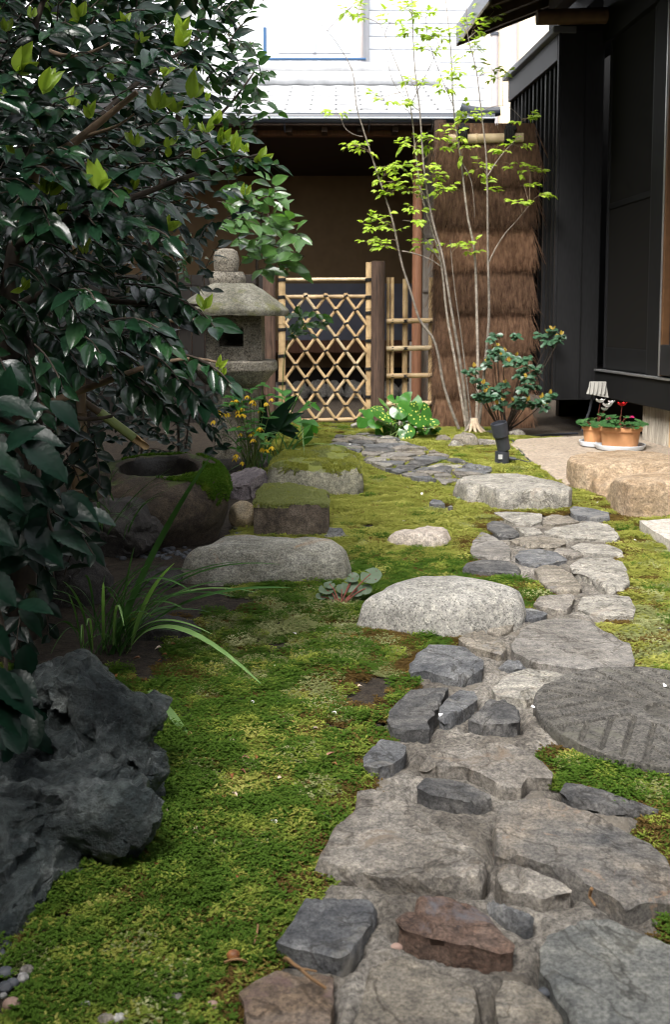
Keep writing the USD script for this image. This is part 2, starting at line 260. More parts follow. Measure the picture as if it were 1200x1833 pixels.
plain('bamboo', (.36, .235, .115), .45, .3, 7, stretch=(1, 1, 1), c2=(.54, .385, .21))
plain('bamboo_pale', (.44, .32, .18), .45, .2, 7, c2=(.6, .47, .3))
plain('bamboo_dark', (.08, .052, .026), .5, .3, 9)
plain('bamboo_grey', (.34, .3, .24), .7, .35, 14, stretch=(14, 14, .6), c2=(.5, .45, .37))
plain('bamboo_green', (.13, .16, .05), .4, .25, 9)
plain('cut_wood', (.5, .34, .17), .7, .25, 60)
plain('cord', (.012, .011, .010), .9, .3, 60)
plain('post_wood', (.05, .03, .021), .85, .5, 7, bump=1., stretch=(9, 9, .6), c2=(.11, .065, .045))
plain('brown_wood', (.16, .07, .035), .65, .3, 8, stretch=(8, 8, .5))
plain('grey_wood', (.17, .15, .13), .8, .3, 9, stretch=(9, 9, .5))
plain('brush', (.42, .195, .10), .85, .55, 35, stretch=(1, 1, .35), c2=(.66, .38, .22), isl=.6)
plain('brush_core', (.045, .025, .015), .95, .3, 30)
plain('black_wood', (.006, .006, .0062), .65, .35, 12, stretch=(8, 8, .6), spec=.22)
plain('charred_panel', (.009, .009, .0095), .7, .3, 14, stretch=(6, 6, 1), spec=.22)
plain('black_trim', (.012, .012, .013), .5, .2, 10, spec=.3)
plain('roof_lip', (.10, .105, .115), .5, .2, 10, metal=.0)
plain('metal_silver', (.5, .5, .5), .35, .1, 10, metal=.9)
plain('warm_wood', (.10, .05, .022), .4, .2, 10)
plain('screen_dark', (.010, .009, .008), .8, .2, 300, spec=.15)
plain('eave_wood', (.045, .026, .016), .8, .4, 9, stretch=(1, 8, 1))
plain('log_wood', (.12, .065, .035), .7, .35, 9)
plain('plaster_beige', (.30, .2, .11), .9, .12, 6)
plain('indigo_panel', (.22, .23, .29), .8, .08, 6)
plain('roof_tile', (.34, .345, .355), .6, .22, 5, c2=(.44, .445, .455))
plain('gutter', (.03, .035, .045), .3, .1, 5, spec=.6)
plain('gutter_edge', (.35, .38, .42), .3, .1, 5, spec=.6)
plain('white_wall', (.50, .51, .54), .8, .03, 4)
plain('white_panel', (.44, .47, .52), .7, .03, 4)
plain('blue_rail', (.02, .07, .16), .4, .1, 5)
plain('pipe_grey', (.34, .31, .31), .5, .1, 5)
plain('cream_wall', (.85, .72, .53), .85, .03, 3)
plain('window_dark', (.12, .13, .15), .2, .1, 5, spec=.6)
plain('terracotta', (.52, .25, .105), .75, .1, 14, c2=(.58, .29, .13))
plain('saucer_white', (.66, .7, .74), .45, .04, 10)
plain('pot_soil', (.04, .028, .02), .95, .3, 60)
plain('lamp_black', (.022, .024, .03), .4, .15, 30, spec=.5)
plain('lamp_label', (.4, .4, .4), .6, .1, 30)
plain('lamp_white', (.3, .29, .26), .5, .08, 20)
plain('bark_pale', (.15, .125, .098), .85, .4, 28, bump=.6, c2=(.29, .25, .205))
plain('bark_dark', (.035, .025, .019), .85, .35, 28, bump=.6, c2=(.075, .056, .042))
plain('bark_twig', (.21, .145, .095), .8, .3, 28)
plain('root_pale', (.4, .31, .22), .85, .25, 28, bump=.5)
plain('stem_red', (.2, .05, .035), .6, .2, 20)
plain('stem_green', (.10, .15, .035), .6, .2, 20)
plain('stem_brown', (.23, .13, .06), .7, .2, 20)
plain('dead_blade', (.4, .25, .12), .8, .25, 30)
plain('petal_white', (.82, .8, .79), .6, .04, 40)
plain('petal_red', (.62, .012, .018), .5, .15, 40)
plain('petal_magenta', (.45, .02, .12), .5, .15, 40)
plain('petal_yellow', (.75, .46, .012), .6, .12, 40, c2=(.85, .58, .02))
plain('bud_scale', (.13, .045, .015), .5, .35, 60, c2=(.32, .13, .045))
plain('bud_pale', (.6, .42, .3), .6, .25, 60, c2=(.72, .6, .5))
plain('pebble_dark', (.07, .075, .085), .6, .4, 20)
plain('pebble_rose', (.3, .2, .16), .7, .25, 20)
plain('fence_dark', (.020, .016, .013), .85, .35, 9, stretch=(9, 9, .6))
plain('fence_grey', (.05, .048, .045), .85, .3, 9)
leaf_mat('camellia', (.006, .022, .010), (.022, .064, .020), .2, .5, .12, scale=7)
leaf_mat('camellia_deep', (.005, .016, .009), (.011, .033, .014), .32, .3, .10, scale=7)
leaf_mat('shoot', (.22, .33, .035), (.36, .47, .06), .35, .45, .38, scale=9, tc=(.5, .62, .05))
leaf_mat('holly', (.003, .012, .007), (.008, .028, .013), .33, .16, .08, bump=.4)
leaf_mat('bush_green', (.02, .055, .014), (.05, .12, .025), .35, .45, .28)
leaf_mat('bush_lime', (.10, .19, .02), (.2, .32, .035), .4, .4, .4)
leaf_mat('aucuba', (.05, .11, .028), (.10, .2, .05), .25, .6, .22)
leaf_mat('maple_leaf', (.30, .43, .04), (.48, .60, .08), .5, .35, .42, tc=(.55, .72, .06))
leaf_mat('rhodo', (.035, .085, .045), (.09, .17, .10), .35, .5, .15)
leaf_mat('rhodo_tip', (.3, .2, .03), (.42, .3, .05), .5, .4, .3)
leaf_mat('leopard', (.035, .12, .018), (.07, .2, .03), .25, .6, .2, spots=((.62, .64, .14), 34, .21))
leaf_mat('leopard_plain', (.04, .14, .02), (.09, .24, .04), .25, .6, .2)
leaf_mat('saxifrage', (.10, .14, .085), (.19, .235, .16), .5, .35, .15, spots=((.09, .03, .035), 60, .12))
leaf_mat('sedge', (.035, .09, .022), (.09, .19, .045), .4, .4, .25)
leaf_mat('sedge_pale', (.14, .24, .08), (.25, .36, .16), .45, .4, .25)
leaf_mat('yellow_plant', (.05, .17, .03), (.11, .29, .06), .45, .4, .3)
leaf_mat('cyclamen', (.03, .085, .025), (.08, .17, .055), .4, .45, .2)
leaf_mat('moss_green', (.07, .135, .012), (.45, .47, .085), .75, .2, .35, scale=14, tc=(.22, .40, .02))
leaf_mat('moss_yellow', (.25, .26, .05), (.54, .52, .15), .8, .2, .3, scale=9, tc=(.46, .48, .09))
leaf_mat('moss_pale', (.24, .26, .10), (.64, .64, .34), .8, .2, .3, scale=12, tc=(.42, .46, .14))
leaf_mat('moss_brown', (.10, .062, .018), (.30, .21, .06), .85, .15, .3, scale=16)
leaf_mat('moss_dark', (.045, .085, .008), (.12, .17, .016), .85, .15, .3, scale=16)

def glass_mat():
    return usdkit.material(stage, '/World/Looks/pane', {'f': ('fresnel', {'IOR': 1.5}), 't': ('transparent_bsdf', {'color': (.8, .8, .82)}), 'g': ('glossy_bsdf', {'color': (.55, .55, .55), 'roughness': .02}), 'x': ('mix_closure', {})}, [('f.fac', 'x.fac'), ('t.BSDF', 'x.closure1'), ('g.BSDF', 'x.closure2')], surface='x.closure')
reg('pane', glass_mat)
def water_mat():
    return usdkit.material(stage, '/World/Looks/water', {'p': ('principled_bsdf', {'base_color': (.006, .008, .006), 'roughness': .03, 'specular_ior_level': .5})}, [], surface='p.BSDF')
reg('water', water_mat)

# ------------------------------------------------------------------ ground
def hz(x, y):                                # the lie of the moss
    p = np.stack([np.asarray(x, float), np.asarray(y, float), np.zeros_like(np.asarray(x, float))], -1)
    return .022 * (meshkit.fbm(p * 2.6 + 7, 3, 3) - .5) + .010 * (meshkit.fbm(p * 11 + 3, 2, 5) - .5)

# path stones, traced in picture coordinates: (origin of the crop, its scale)
RA, RF, RE, RH = (650, 1050, 2.182), (800, 1380, 3.0), (400, 1380, 2.4), (750, 750, 2.667)
def W(reg_, s):
    n = [float(x) for x in s.replace(' ', ',').split(',') if x]
    return [(reg_[0] + n[i] / reg_[2], reg_[1] + n[i + 1] / reg_[2]) for i in range(0, len(n), 2)]
STONES = [  # region, outline, material, height, relief, label
 (RA, '580,235 600,195 640,150 720,125 830,122 900,135 960,180 1015,220 1040,225 1060,290 1055,345 1040,365 930,358 840,345 760,330 680,318 630,290 590,270', 'smooth_grey', .045, .5, 'broad smooth grey paving stone'),
 (RA, '178,310 215,260 260,228 330,230 400,240 450,285 472,300 470,340 420,370 375,388 300,370 240,345 185,355', 'slate_blue', .05, 1., None),
 (RA, '90,540 120,470 185,400 260,395 335,395 310,440 285,490 280,520 250,550 265,600 180,600 110,580', 'slate_dark', .055, 1., None),
 (RA, '290,530 300,480 350,420 380,400 440,410 450,445 400,490 360,520 320,545', 'slate_blue', .045, 1., None),
 (RA, '500,410 560,350 640,320 740,330 820,355 800,385 720,430 640,470 580,455 520,440', 'pale_stone', .045, .7, 'pale cream paving stone'),
 (RA, '410,545 460,470 480,445 560,445 600,470 618,500 610,560 560,575 500,570', 'slate_dark', .055, 1.2, None),
 (RA, '530,305 560,283 620,285 640,325 590,330 545,325', 'slate_blue', .035, .8, None),
 (RA, '375,210 400,190 470,165 510,195 550,215 560,260 540,290 470,265 400,240', 'grey_tan', .045, 1.2, None),
 (RA, '455,160 520,125 570,130 600,150 560,180 530,193 480,175', 'grey_tan', .035, .6, None),
 (RA, '562,118 600,85 660,80 720,110 700,130 650,140', 'slate_blue', .04, .8, None),
 (RA, '665,70 690,35 760,28 830,30 820,75 800,110 760,112 700,90', 'grey_brown', .045, 1.2, None),
 (RA, '840,95 850,40 950,32 1040,40 1065,90 1060,130 980,128 900,120', 'pale_stone', .04, .6, None),
 (RA, '222,700 260,660 330,625 400,620 440,640 480,610 560,605 630,640 700,690 745,745 740,775 640,770 620,830 560,830 510,790 450,745 390,715 300,715', 'grey_brown', .05, 1., None),
 (RA, '205,790 240,745 330,750 420,775 500,835 505,855 440,873 360,865 270,840', 'slate_dark', .05, 1., None),
 (RA, '0,680 30,630 70,590 130,600 175,625 160,670 110,725 50,745 5,735', 'slate_blue', .045, .8, None),
 (RF, '600,120 640,60 720,70 850,110 960,160 1080,215 1150,250 1000,245 880,240 780,205 640,155', 'slate_dark', .04, 1., None),
 (RF, '240,310 290,220 420,165 540,155 640,175 800,240 950,320 1100,400 1180,480 1210,560 1270,680 1250,790 1090,775 960,790 880,730 780,680 720,650 560,550 400,490 260,430', 'mottled_stone', .06, .7, 'large rust-speckled grey paving stone'),
 (RF, '270,560 300,500 360,490 420,520 500,560 600,600 680,670 680,700 590,715 520,735 450,700 370,690 300,670', 'grey_brown', .045, 1.6, 'lumpy weathered paving stone'),
 (RF, '225,680 300,690 380,740 470,800 470,840 430,870 350,820 270,750', 'slate_blue', .045, 1.1, None),
 (RF, '485,960 540,880 640,830 760,800 880,800 980,850 1100,900 1200,950 1330,1040 1330,1500 690,1500 640,1310 560,1170 500,1080', 'green_grey', .06, .5, 'big smooth green-grey paving stone'),
 (RF, '255,1210 300,1120 400,1125 480,1170 560,1240 620,1340 660,1500 275,1500', 'grey_tan', .045, .7, None),
 (RE, '390,430 420,340 470,240 560,170 570,80 640,70 720,85 800,120 860,180 900,240 1000,310 1130,390 1140,470 1110,530 1000,530 800,520 690,525 600,490 480,470', 'grey_brown', .055, .8, 'large cracked grey-brown paving stone'),
 (RE, '215,770 290,670 350,540 480,545 620,540 670,570 660,640 600,740 540,840 500,865 400,835 300,810', 'slate_blue', .05, .7, 'blue-grey squarish paving stone'),
 (RE, '740,660 780,620 830,620 830,560 930,540 1050,570 1150,640 1200,730 1250,790 1245,840 1190,855 1060,800 940,780 870,750 770,710', 'rust_stone', .06, 1.2, 'rust-brown layered paving stone'),
 (RE, '65,960 130,910 230,850 330,880 400,865 480,875 475,1000 450,1200 110,1200 85,1010', 'ochre_stone', .04, .7, 'ochre and purple paving stone'),
 (RE, '555,1200 600,950 620,840 740,785 800,780 950,860 1050,900 1100,950 1095,1200', 'grey_tan', .05, .6, None),
 (RH, '720,425 740,412 830,425 905,450 915,490 850,495 780,480 735,465', 'slate_blue', .05, .5, 'blue-grey brick-like paving stone'),
 (RH, '360,450 420,445 590,450 590,490 540,510 440,500', 'pale_stone', .03, .8, None),
 (RH, '590,510 610,465 650,450 720,470 770,495 720,505 650,515', 'grey_tan', .035, .8, None),
 (RH, '600,545 640,520 720,510 820,490 920,510 960,570 940,590 820,585 700,575', 'pale_stone', .04, 1., None),
 (RH, '325,520 330,480 370,480 430,510 480,555 450,575 390,570', 'slate_dark', .04, 1., None),
 (RH, '460,515 520,515 580,525 590,555 500,555', 'pale_stone', .03, .8, None),
 (RH, '430,590 480,565 590,560 700,570 700,605 620,620 540,615', 'grey_tan', .04, .9, None),
 (RH, '245,640 260,580 300,540 360,560 420,600 440,630 435,680 350,670 260,665', 'smooth_grey', .04, .8, None),
 (RH, '455,660 480,630 580,620 660,640 710,680 640,700 560,710 480,685', 'slate_blue', .04, .9, None),
 (RH, '640,640 660,615 740,620 790,660 730,670', 'grey_brown', .035, .9, None),
 (RH, '720,610 780,590 900,600 970,630 985,665 880,655 780,645', 'pale_stone', .04, .6, None),
 (RH, '210,725 230,690 300,672 430,680 490,710 485,755 400,755 300,745', 'slate_dark', .05, .8, None),
 (RH, '550,720 590,700 660,700 740,750 780,810 770,835 630,830 580,780', 'grey_tan', .045, .7, None),
 (RH, '720,700 780,660 900,655 970,670 1000,720 1010,800 980,835 900,835 830,780 740,740', 'pale_stone', .05, 1.2, None),
]
def outline(pts, H, zn=.004):                 # far side of the outline is the top edge, near side the foot
    ys = [p[1] for p in pts]; y0, y1 = min(ys), max(ys)
    return [tuple(gp(x, y, H * .9 + (zn - H * .9) * ((y - y0) / (y1 - y0)) ** 1.5)[:2]) for x, y in pts]
def fixpoly(p):
    p = p if isinstance(p, (Polygon, MultiPolygon)) else Polygon(p)
    p = p.buffer(0)
    if isinstance(p, MultiPolygon): p = max(p.geoms, key=lambda g: g.area)
    return p
def facets(Q, cell, amp, seed):
    g = rng(seed); lo, hi = Q.min(0) - cell, Q.max(0) + cell; n = int(min(6000, max(8, np.prod((hi - lo) / cell)))) if Q.shape[1] == 2 else int(min(4000, max(20, np.prod((hi - lo) / cell))))
    S = g.uniform(lo, hi, (n, Q.shape[1])); R = g.normal(0, 1, S.shape); h = g.uniform(-.5, .5, n); wq = Q + (meshkit.fbm(np.column_stack([Q, np.zeros((len(Q), 3 - Q.shape[1]))]) * (1.2 / cell), 3, seed)[:, None] - .5) * cell * .7
    _, i = cKDTree(S).query(wq); return amp * (((Q - S[i]) * R[i]).sum(1) * .55 / cell + h[i] * .6)
def slab(poly, H, ew=.02, amp=1., seed=0, res=.01, base=-.06, tilt=.006, dome=0., jag=.004, step=.5, groove=None):
    """a stone: rough top with broken edges inside an outline on the ground"""
    g = rng(seed); poly = fixpoly(poly)
    L = poly.exterior.length; n = max(16, int(L / res)); B = np.array([poly.exterior.interpolate(i / n, True).coords[0] for i in range(n)])
    c = B.mean(0); k = np.stack([B[:, 0] * 22, B[:, 1] * 22, np.full(n, seed * 3.1)], 1)
    t = nrm(np.roll(B, -1, 0) - np.roll(B, 1, 0)); nn = np.stack([t[:, 1], -t[:, 0]], 1)
    if Polygon(B).exterior.is_ccw is False: nn = -nn
    B = B + nn * ((meshkit.fbm(k, 4, seed) - .55) * jag * 4)[:, None]
    P2 = fixpoly(Polygon(B)); x0, y0, x1, y1 = P2.bounds
    gx, gy = np.meshgrid(np.arange(x0, x1, res), np.arange(y0, y1, res)); I = np.stack([gx.ravel(), gy.ravel()], 1) + g.uniform(-.35, .35, (gx.size, 2)) * res
    inn = shapely.contains_xy(P2.buffer(-res * .6), I[:, 0], I[:, 1]); I = I[inn]
    B = np.array(P2.exterior.coords)[:-1]; n = len(B)
    P = np.vstack([B, I]); D = Delaunay(P); F = D.simplices; cen = P[F].mean(1); F = F[shapely.contains_xy(P2, cen[:, 0], cen[:, 1])]
    a = P[F]; s = np.cross(a[:, 1] - a[:, 0], a[:, 2] - a[:, 0]); F = F[np.abs(s) > 1e-10]; s = s[np.abs(s) > 1e-10]; F[s < 0] = F[s < 0][:, ::-1]
    d = shapely.distance(shapely.points(P), P2.exterior); d[:n] = 0
    q = np.stack([P[:, 0], P[:, 1], np.full(len(P), seed * 1.7)], 1)
    w = ew * (.35 + 1.5 * meshkit.noise(q * 16, seed) ** 2); e = np.clip(d / w, 0, 1)
    chip = .10 + .55 * np.clip((meshkit.noise(q * 11, seed + 12) - .60) / .15, 0, 1)
    z = H * (1 - (1 - e) ** 2 * chip) if dome == 0 else H * (1 - dome) + H * dome * np.sqrt(np.clip(1 - (1 - np.clip(d / (d.max() + 1e-6), 0, 1)) ** 2.2, 0, 1)) - H * .55 * (1 - e) ** 2 * (1 - dome)
    f1 = meshkit.fbm(q * 6, 4, seed + 1) - .5; f2 = meshkit.fbm(q * [9, 30, 1], 3, seed + 2) - .5
    rel = f1 * (.014 if dome == 0 else .022) + f2 * .006
    st = np.round(rel / .005) * .005; rel = rel * (1 - step) + st * step
    fine = (meshkit.fbm(q * 70, 3, seed + 5) - .5) * .005
    fc = facets(P, .10, .0032, seed + 7) + facets(P, .03, .0014, seed + 8) if step > 0 else 0.
    cr = np.abs(meshkit.fbm(q * 4.5 + 50, 4, seed + 9) - .5) * 2; crack = -.007 * np.clip(1 - cr / .022, 0, 1) * (step > 0)
    z = z + (rel * .7 + fine + fc + crack) * amp * np.clip(d / .006, .3, 1) + (P - c) @ g.uniform(-1, 1, 2) * tilt * 4 + (meshkit.fbm(q * 5, 3, seed + 20) - .5) * .05 * (dome > 0) * (step > 0)
    if groove is not None: z = z - groove(P, d)
    z = np.maximum(z, .002)
    V = np.column_stack([P, z])
    mid = np.column_stack([B + nn_of(B) * ((meshkit.noise(k2(B, seed), seed + 4) - .55) * .016 * amp)[:, None], z[:n] * (.4 + .3 * meshkit.noise(k2(B, seed) * 2, seed + 6))]); bot = np.column_stack([B, np.full(n, base)])
    m0 = len(V); V = np.vstack([V, mid, bot]); j = np.arange(n); jn = (j + 1) % n
    ccw = Polygon(B).exterior.is_ccw
    def strip(a, b): 
        q = np.stack([a + j, a + jn, b + jn, b + j], 1) if not ccw else np.stack([a + jn, a + j, b + j, b + jn], 1)
        return np.vstack([q[:, [0, 1, 2]], q[:, [0, 2, 3]]])
    F = np.vstack([F, strip(0, m0), strip(m0, m0 + n)])
    return V, F, P2
def k2(B, seed): return np.column_stack([B * 40, np.full(len(B), seed * 2.3)])
def nn_of(B):
    t = nrm(np.roll(B, -1, 0) - np.roll(B, 1, 0)); nn = np.stack([t[:, 1], -t[:, 0]], 1)
    return nn if Polygon(B).exterior.is_ccw else -nn

stone_polys, stone_meshes = [], []
for i, (rg, s, m, H, amp, lab) in enumerate(STONES):
    pts = W(rg, s); H *= .56 if pts[0][1] > 1110 else .46; poly = outline(pts, H); dist = np.mean([p[1] for p in poly])
    V, F, P2 = slab(poly, H, ew=.010, amp=amp * (.9 if amp < .8 else 1.), seed=i + 1, res=.0052 * max(1, dist / 2.0), step=.7 if amp >= .8 else .3, jag=.0035)
    stone_polys.append(P2); stone_meshes.append((V, F, m, lab))
# the small flat stones of the path's far end: a cracked mosaic
far_poly = fixpoly([tuple(gp(x, y, .02)[:2]) for x, y in [(585, 800), (600, 782), (650, 776), (700, 782), (735, 793), (790, 812), (850, 834), (893, 845), (850, 858), (800, 866), (745, 862), (690, 843), (650, 828), (645, 812)]])
g = rng(77); x0, y0, x1, y1 = far_poly.bounds
seeds = np.array([p for p in (g.uniform((x0 - .2, y0 - .2), (x1 + .2, y1 + .2)) for _ in range(4000)) if far_poly.buffer(.2).contains(Point(p))])
keep = []
for p in seeds:
    if all(np.hypot((p[0] - q[0]) / 1.25, p[1] - q[1]) > .135 * (1 + .5 * math.sin(q[0] * 9 + q[1] * 5)) for q in keep): keep.append(p)
mp_ = shapely.MultiPoint([tuple(k) for k in keep]); vor = shapely.voronoi_polygons(mp_)
mats = ['slate_blue', 'smooth_grey', 'grey_brown', 'slate_blue', 'grey_tan', 'slate_dark', 'pale_stone']
for k, cell in enumerate(vor.geoms):
    c = cell.intersection(far_poly).buffer(-.011).buffer(-.008).buffer(.008)
    if c.is_empty or c.area < .0025: continue
    c = fixpoly(c)
    V, F, P2 = slab(c, .028 + .02 * g.random(), ew=.012, amp=.6, seed=200 + k, res=.024, jag=.004)
    stone_polys.append(P2); stone_meshes.append((V, F, mats[k % 7], None))
# bigger things that stand in the ground
BIG = {}
def big(key, pts, H, **k):
    poly = outline(pts, H); BIG[key] = slab(poly, H, **k); return BIG[key]
big('granite', [(637, 1090), (650, 1065), (690, 1035), (740, 1021), (820, 1022), (880, 1033), (930, 1050), (945, 1062), (935, 1085), (880, 1110), (830, 1135), (790, 1140), (740, 1125), (690, 1105)], .13, ew=.05, amp=.35, seed=301, res=.009, dome=.55, step=0)
big('boulder', [(318, 1008), (345, 980), (390, 960), (440, 954), (500, 958), (560, 958), (610, 968), (632, 990), (620, 1012), (570, 1030), (530, 1043), (460, 1046), (400, 1040), (340, 1025)], .14, ew=.06, amp=.6, seed=302, res=.012, dome=.6, step=.2)
big('topstone', W(RH, '165,300 230,275 340,262 480,265 580,290 680,330 735,380 720,420 600,440 450,440 380,430 340,380 310,350 230,340'), .11, ew=.03, amp=.7, seed=303, res=.016, step=.3)
big('pink', [(693, 962), (720, 950), (760, 941), (800, 942), (808, 955), (800, 972), (770, 980), (740, 974), (710, 968)], .06, ew=.03, amp=.6, seed=304, res=.012, dome=.3)
big('bluebit', [(580, 955), (592, 946), (612, 946), (626, 957), (612, 966), (590, 966)], .05, ew=.02, amp=.8, seed=305, res=.01, dome=.3)
big('chip', [(768, 902), (775, 894), (790, 896), (797, 908), (785, 912), (772, 909)], .035, ew=.015, amp=.8, seed=306, res=.012)
big('chip2', [(802, 908), (808, 904), (812, 909), (806, 914)], .025, ew=.012, amp=.6, seed=307, res=.012)
# millstone
mc = np.array([.782, 2.25]); mr = .305
def grooves(P, d):
    q = P - mc; r = np.hypot(q[:, 0], q[:, 1]); a = np.arctan2(q[:, 1], q[:, 0]) - .35
    sec = np.floor(a / (2 * np.pi / 8)); th = (sec + .5) * (2 * np.pi / 8) + .35
    u = -q[:, 0] * np.sin(th + .42) + q[:, 1] * np.cos(th + .42)
    ph = np.abs(((u / .047 + 10.3) % 1) - .5)
    gdep = np.clip((ph - .36) / .05, 0, 1) * .008 * (r > .085) * np.clip(d / .02, 0, 1)
    return gdep + .010 * (r < .045)
ang = np.linspace(0, 2 * np.pi, 64, endpoint=False)
BIG['millstone'] = slab([(mc[0] + mr * math.cos(a), mc[1] + mr * .98 * math.sin(a)) for a in ang],   .036, ew=.02, amp=.12, seed=310, res=.0042, step=0, jag=.003, groove=grooves)
BIG['pale_slab'] = slab([tuple(gp(x, y, .05)[:2]) for x, y in [(1145, 930), (1230, 925), (1330, 930), (1330, 1000), (1235, 990), (1200, 966), (1165, 945)]], .05, ew=.02, amp=.3, seed=312, res=.02, step=0)
# mortar bed round the stones
bed = unary_union([p.buffer(.10) for p in stone_polys[:len(STONES)]] + [far_poly.buffer(.03), BIG['millstone'][2].buffer(.03)]).buffer(-.088)
bed = unary_union([bed] + [p.buffer(.008) for p in stone_polys]); bed = fixpoly(shapely.Polygon(fixpoly(bed).exterior))
blocked = unary_union([bed.buffer(-.004)] + [BIG[k][2] for k in BIG])

def grid_sheet(poly, res, zf, jit=.3, seed=1, holes=False):
    g = rng(seed); x0, y0, x1, y1 = poly.bounds
    n = int(poly.exterior.length / res); B = np.array([poly.exterior.interpolate(i / n, True).coords[0] for i in range(n)])
    gx, gy = np.meshgrid(np.arange(x0, x1, res), np.arange(y0, y1, res)); I = np.stack([gx.ravel(), gy.ravel()], 1) + g.uniform(-jit, jit, (gx.size, 2)) * res
    I = I[shapely.contains_xy(poly.buffer(-res * .4), I[:, 0], I[:, 1])]; P = np.vstack([B, I])
    F = Delaunay(P).simplices; c = P[F].mean(1); F = F[shapely.contains_xy(poly, c[:, 0], c[:, 1])]
    a = P[F]; s = np.cross(a[:, 1] - a[:, 0], a[:, 2] - a[:, 0]); F[s < 0] = F[s < 0][:, ::-1]
    return np.column_stack([P, zf(P)]), F
allst = unary_union(stone_polys); shapely.prepare(allst)
def mortar_z(P):
    q = np.column_stack([P, np.zeros(len(P))]); d = shapely.distance(shapely.points(P), allst)
    de = shapely.distance(shapely.points(P), bed.exterior)
    z = .000 + np.clip(d / .03, 0, 1) * .011 - .022 * np.clip(1 - d / .012, 0, 1) * np.clip((meshkit.noise(q * 16, 13) - .25) * 4, 0, 1) + (meshkit.fbm(q * 9, 4, 9) - .5) * .022 + (meshkit.fbm(q * 70, 3, 4) - .5) * .012
    return np.minimum(z, .022) * np.clip(de / .03, 0, 1) + -.012 * (1 - np.clip(de / .03, 0, 1))
near_bed = bed.intersection(shapely.box(-2, .8, 3, 3.2)); far_bed = bed.intersection(shapely.box(-2, 3.2, 4, 12))
bv = [grid_sheet(fixpoly(near_bed), .0065, mortar_z), grid_sheet(fixpoly(far_bed), .025, mortar_z)]
path = obj('path', bv, 'mortar', None, smooth=True, kind='structure', label='winding garden path of irregular flat stones set in pale mortar', cat='path')
for V, F, m, lab in stone_meshes:
    obj('paving_stone', (V, F), m, path, smooth=26, label=lab)
# ground sheet: fine near, coarse to the horizon
def gz(P):
    z = hz(P[:, 0], P[:, 1]) * np.clip((12 - P[:, 1]) / 3, 0, 1)
    d = shapely.distance(shapely.points(P), bed); return z - .05 * (d < .0001)
shapely.prepare(bed)
g1 = grid_sheet(shapely.box(-2.6, .6, 3.4, 4.0), .022, gz); g2 = grid_sheet(shapely.box(-2.6, 4.0, 3.4, 12.0), .06, gz)
def ring(x0, y0, x1, y1, X0, Y0, X1, Y1):
    V = np.array([[x0, y0, 0], [x1, y0, 0], [x1, y1, 0], [x0, y1, 0], [X0, Y0, 0], [X1, Y0, 0], [X1, Y1, 0], [X0, Y1, 0]], float); V[:, 2] = -.03
    return V, np.array([[4, 5, 1], [4, 1, 0], [5, 6, 2], [5, 2, 1], [6, 7, 3], [6, 3, 2], [7, 4, 0], [7, 0, 3]])
obj('ground', [g1, g2, ring(-2.6, .6, 3.4, 12, -300, -300, 300, 400)], 'soil', None, smooth=True, kind='structure', label='dark garden soil under the moss', cat='ground')

# ------------------------------------------------------------------ moss
def sprig_patch(seed, rad=.045, count=88, h=.013, lw=.0022, ll=.010, nl=7, flat=.5):
    g = rng(seed); V, F = [], []
    for _ in range(count):
        r = rad * math.sqrt(g.random()); a = g.uniform(0, 6.283); c = np.array([r * math.cos(a), r * math.sin(a), -.004])
        hh = h * g.uniform(.5, 1.25) * (1 - .3 * (r / rad) ** 2); top = c + [g.normal(0, .003), g.normal(0, .003), hh + .004]
        for k in range(nl):
            t = g.uniform(.35, 1); b = c + (top - c) * t; az = g.uniform(0, 6.283); up = g.uniform(.1, 1.0) * (1 - flat) + g.uniform(-.2, .5) * flat
            d = nrm([math.cos(az), math.sin(az), up]); s = nrm(np.cross(d, [0, 0, 1])); L = ll * g.uniform(.6, 1.2); w = lw * g.uniform(.7, 1.2)
            m = b + d * L * .5; n0 = len(V); V += [b, m + s * w, b + d * L + [0, 0, -L * .15], m - s * w]; F += [[n0, n0 + 1, n0 + 2], [n0, n0 + 2, n0 + 3]]
    return np.array(V), np.array(F)
g = rng(5)
N = 44000
Xs, Ys = g.uniform(-2.1, 2.4, N), 1.05 + (9.3 - 1.05) * g.random(N) ** 1.35
pix = proj(np.column_stack([Xs, Ys, np.zeros(N)]))
ok = (pix[:, 0] > -60) & (pix[:, 0] < 1260) & (pix[:, 1] < 1900)
ok &= ~shapely.contains_xy(blocked, Xs, Ys)
def zone(cx, cy, rx, ry, P=None):
    P = pix if P is None else P
    return np.exp(-(((P[:, 0] - cx) / rx) ** 2 + ((P[:, 1] - cy) / ry) ** 2) * 1.2)
dn = meshkit.fbm(np.column_stack([Xs * 5, Ys * 5, np.zeros(N)]), 4, 11)
bare = np.maximum.reduce([zone(650, 1248, 75, 26), zone(610, 1303, 40, 16), zone(330, 1085, 130, 32) * 1.3, zone(250, 1180, 60, 60) * 1.3, zone(20, 1790, 70, 90) * 1.3, zone(690, 1090, 50, 25) * .5, zone(1110, 925, 60, 70) * .6, zone(1160, 1050, 30, 15) * .8, zone(1170, 1680, 60, 25) * .9,
                          ((pix[:, 0] < 420) & (pix[:, 1] < 1090)) * 1.2, ((pix[:, 0] < 235) & (pix[:, 1] < 1200)) * 1.2, zone(430, 900, 60, 60) * 1.5, ((pix[:, 1] < 790) & (pix[:, 0] < 640)) * .6, ((pix[:, 0] > 880) & (pix[:, 1] < 785)) * 1.4])
ok &= g.random(N) > bare * 1.15 + (dn < .33) * .5
ed = shapely.distance(shapely.points(np.column_stack([Xs, Ys])), bed)
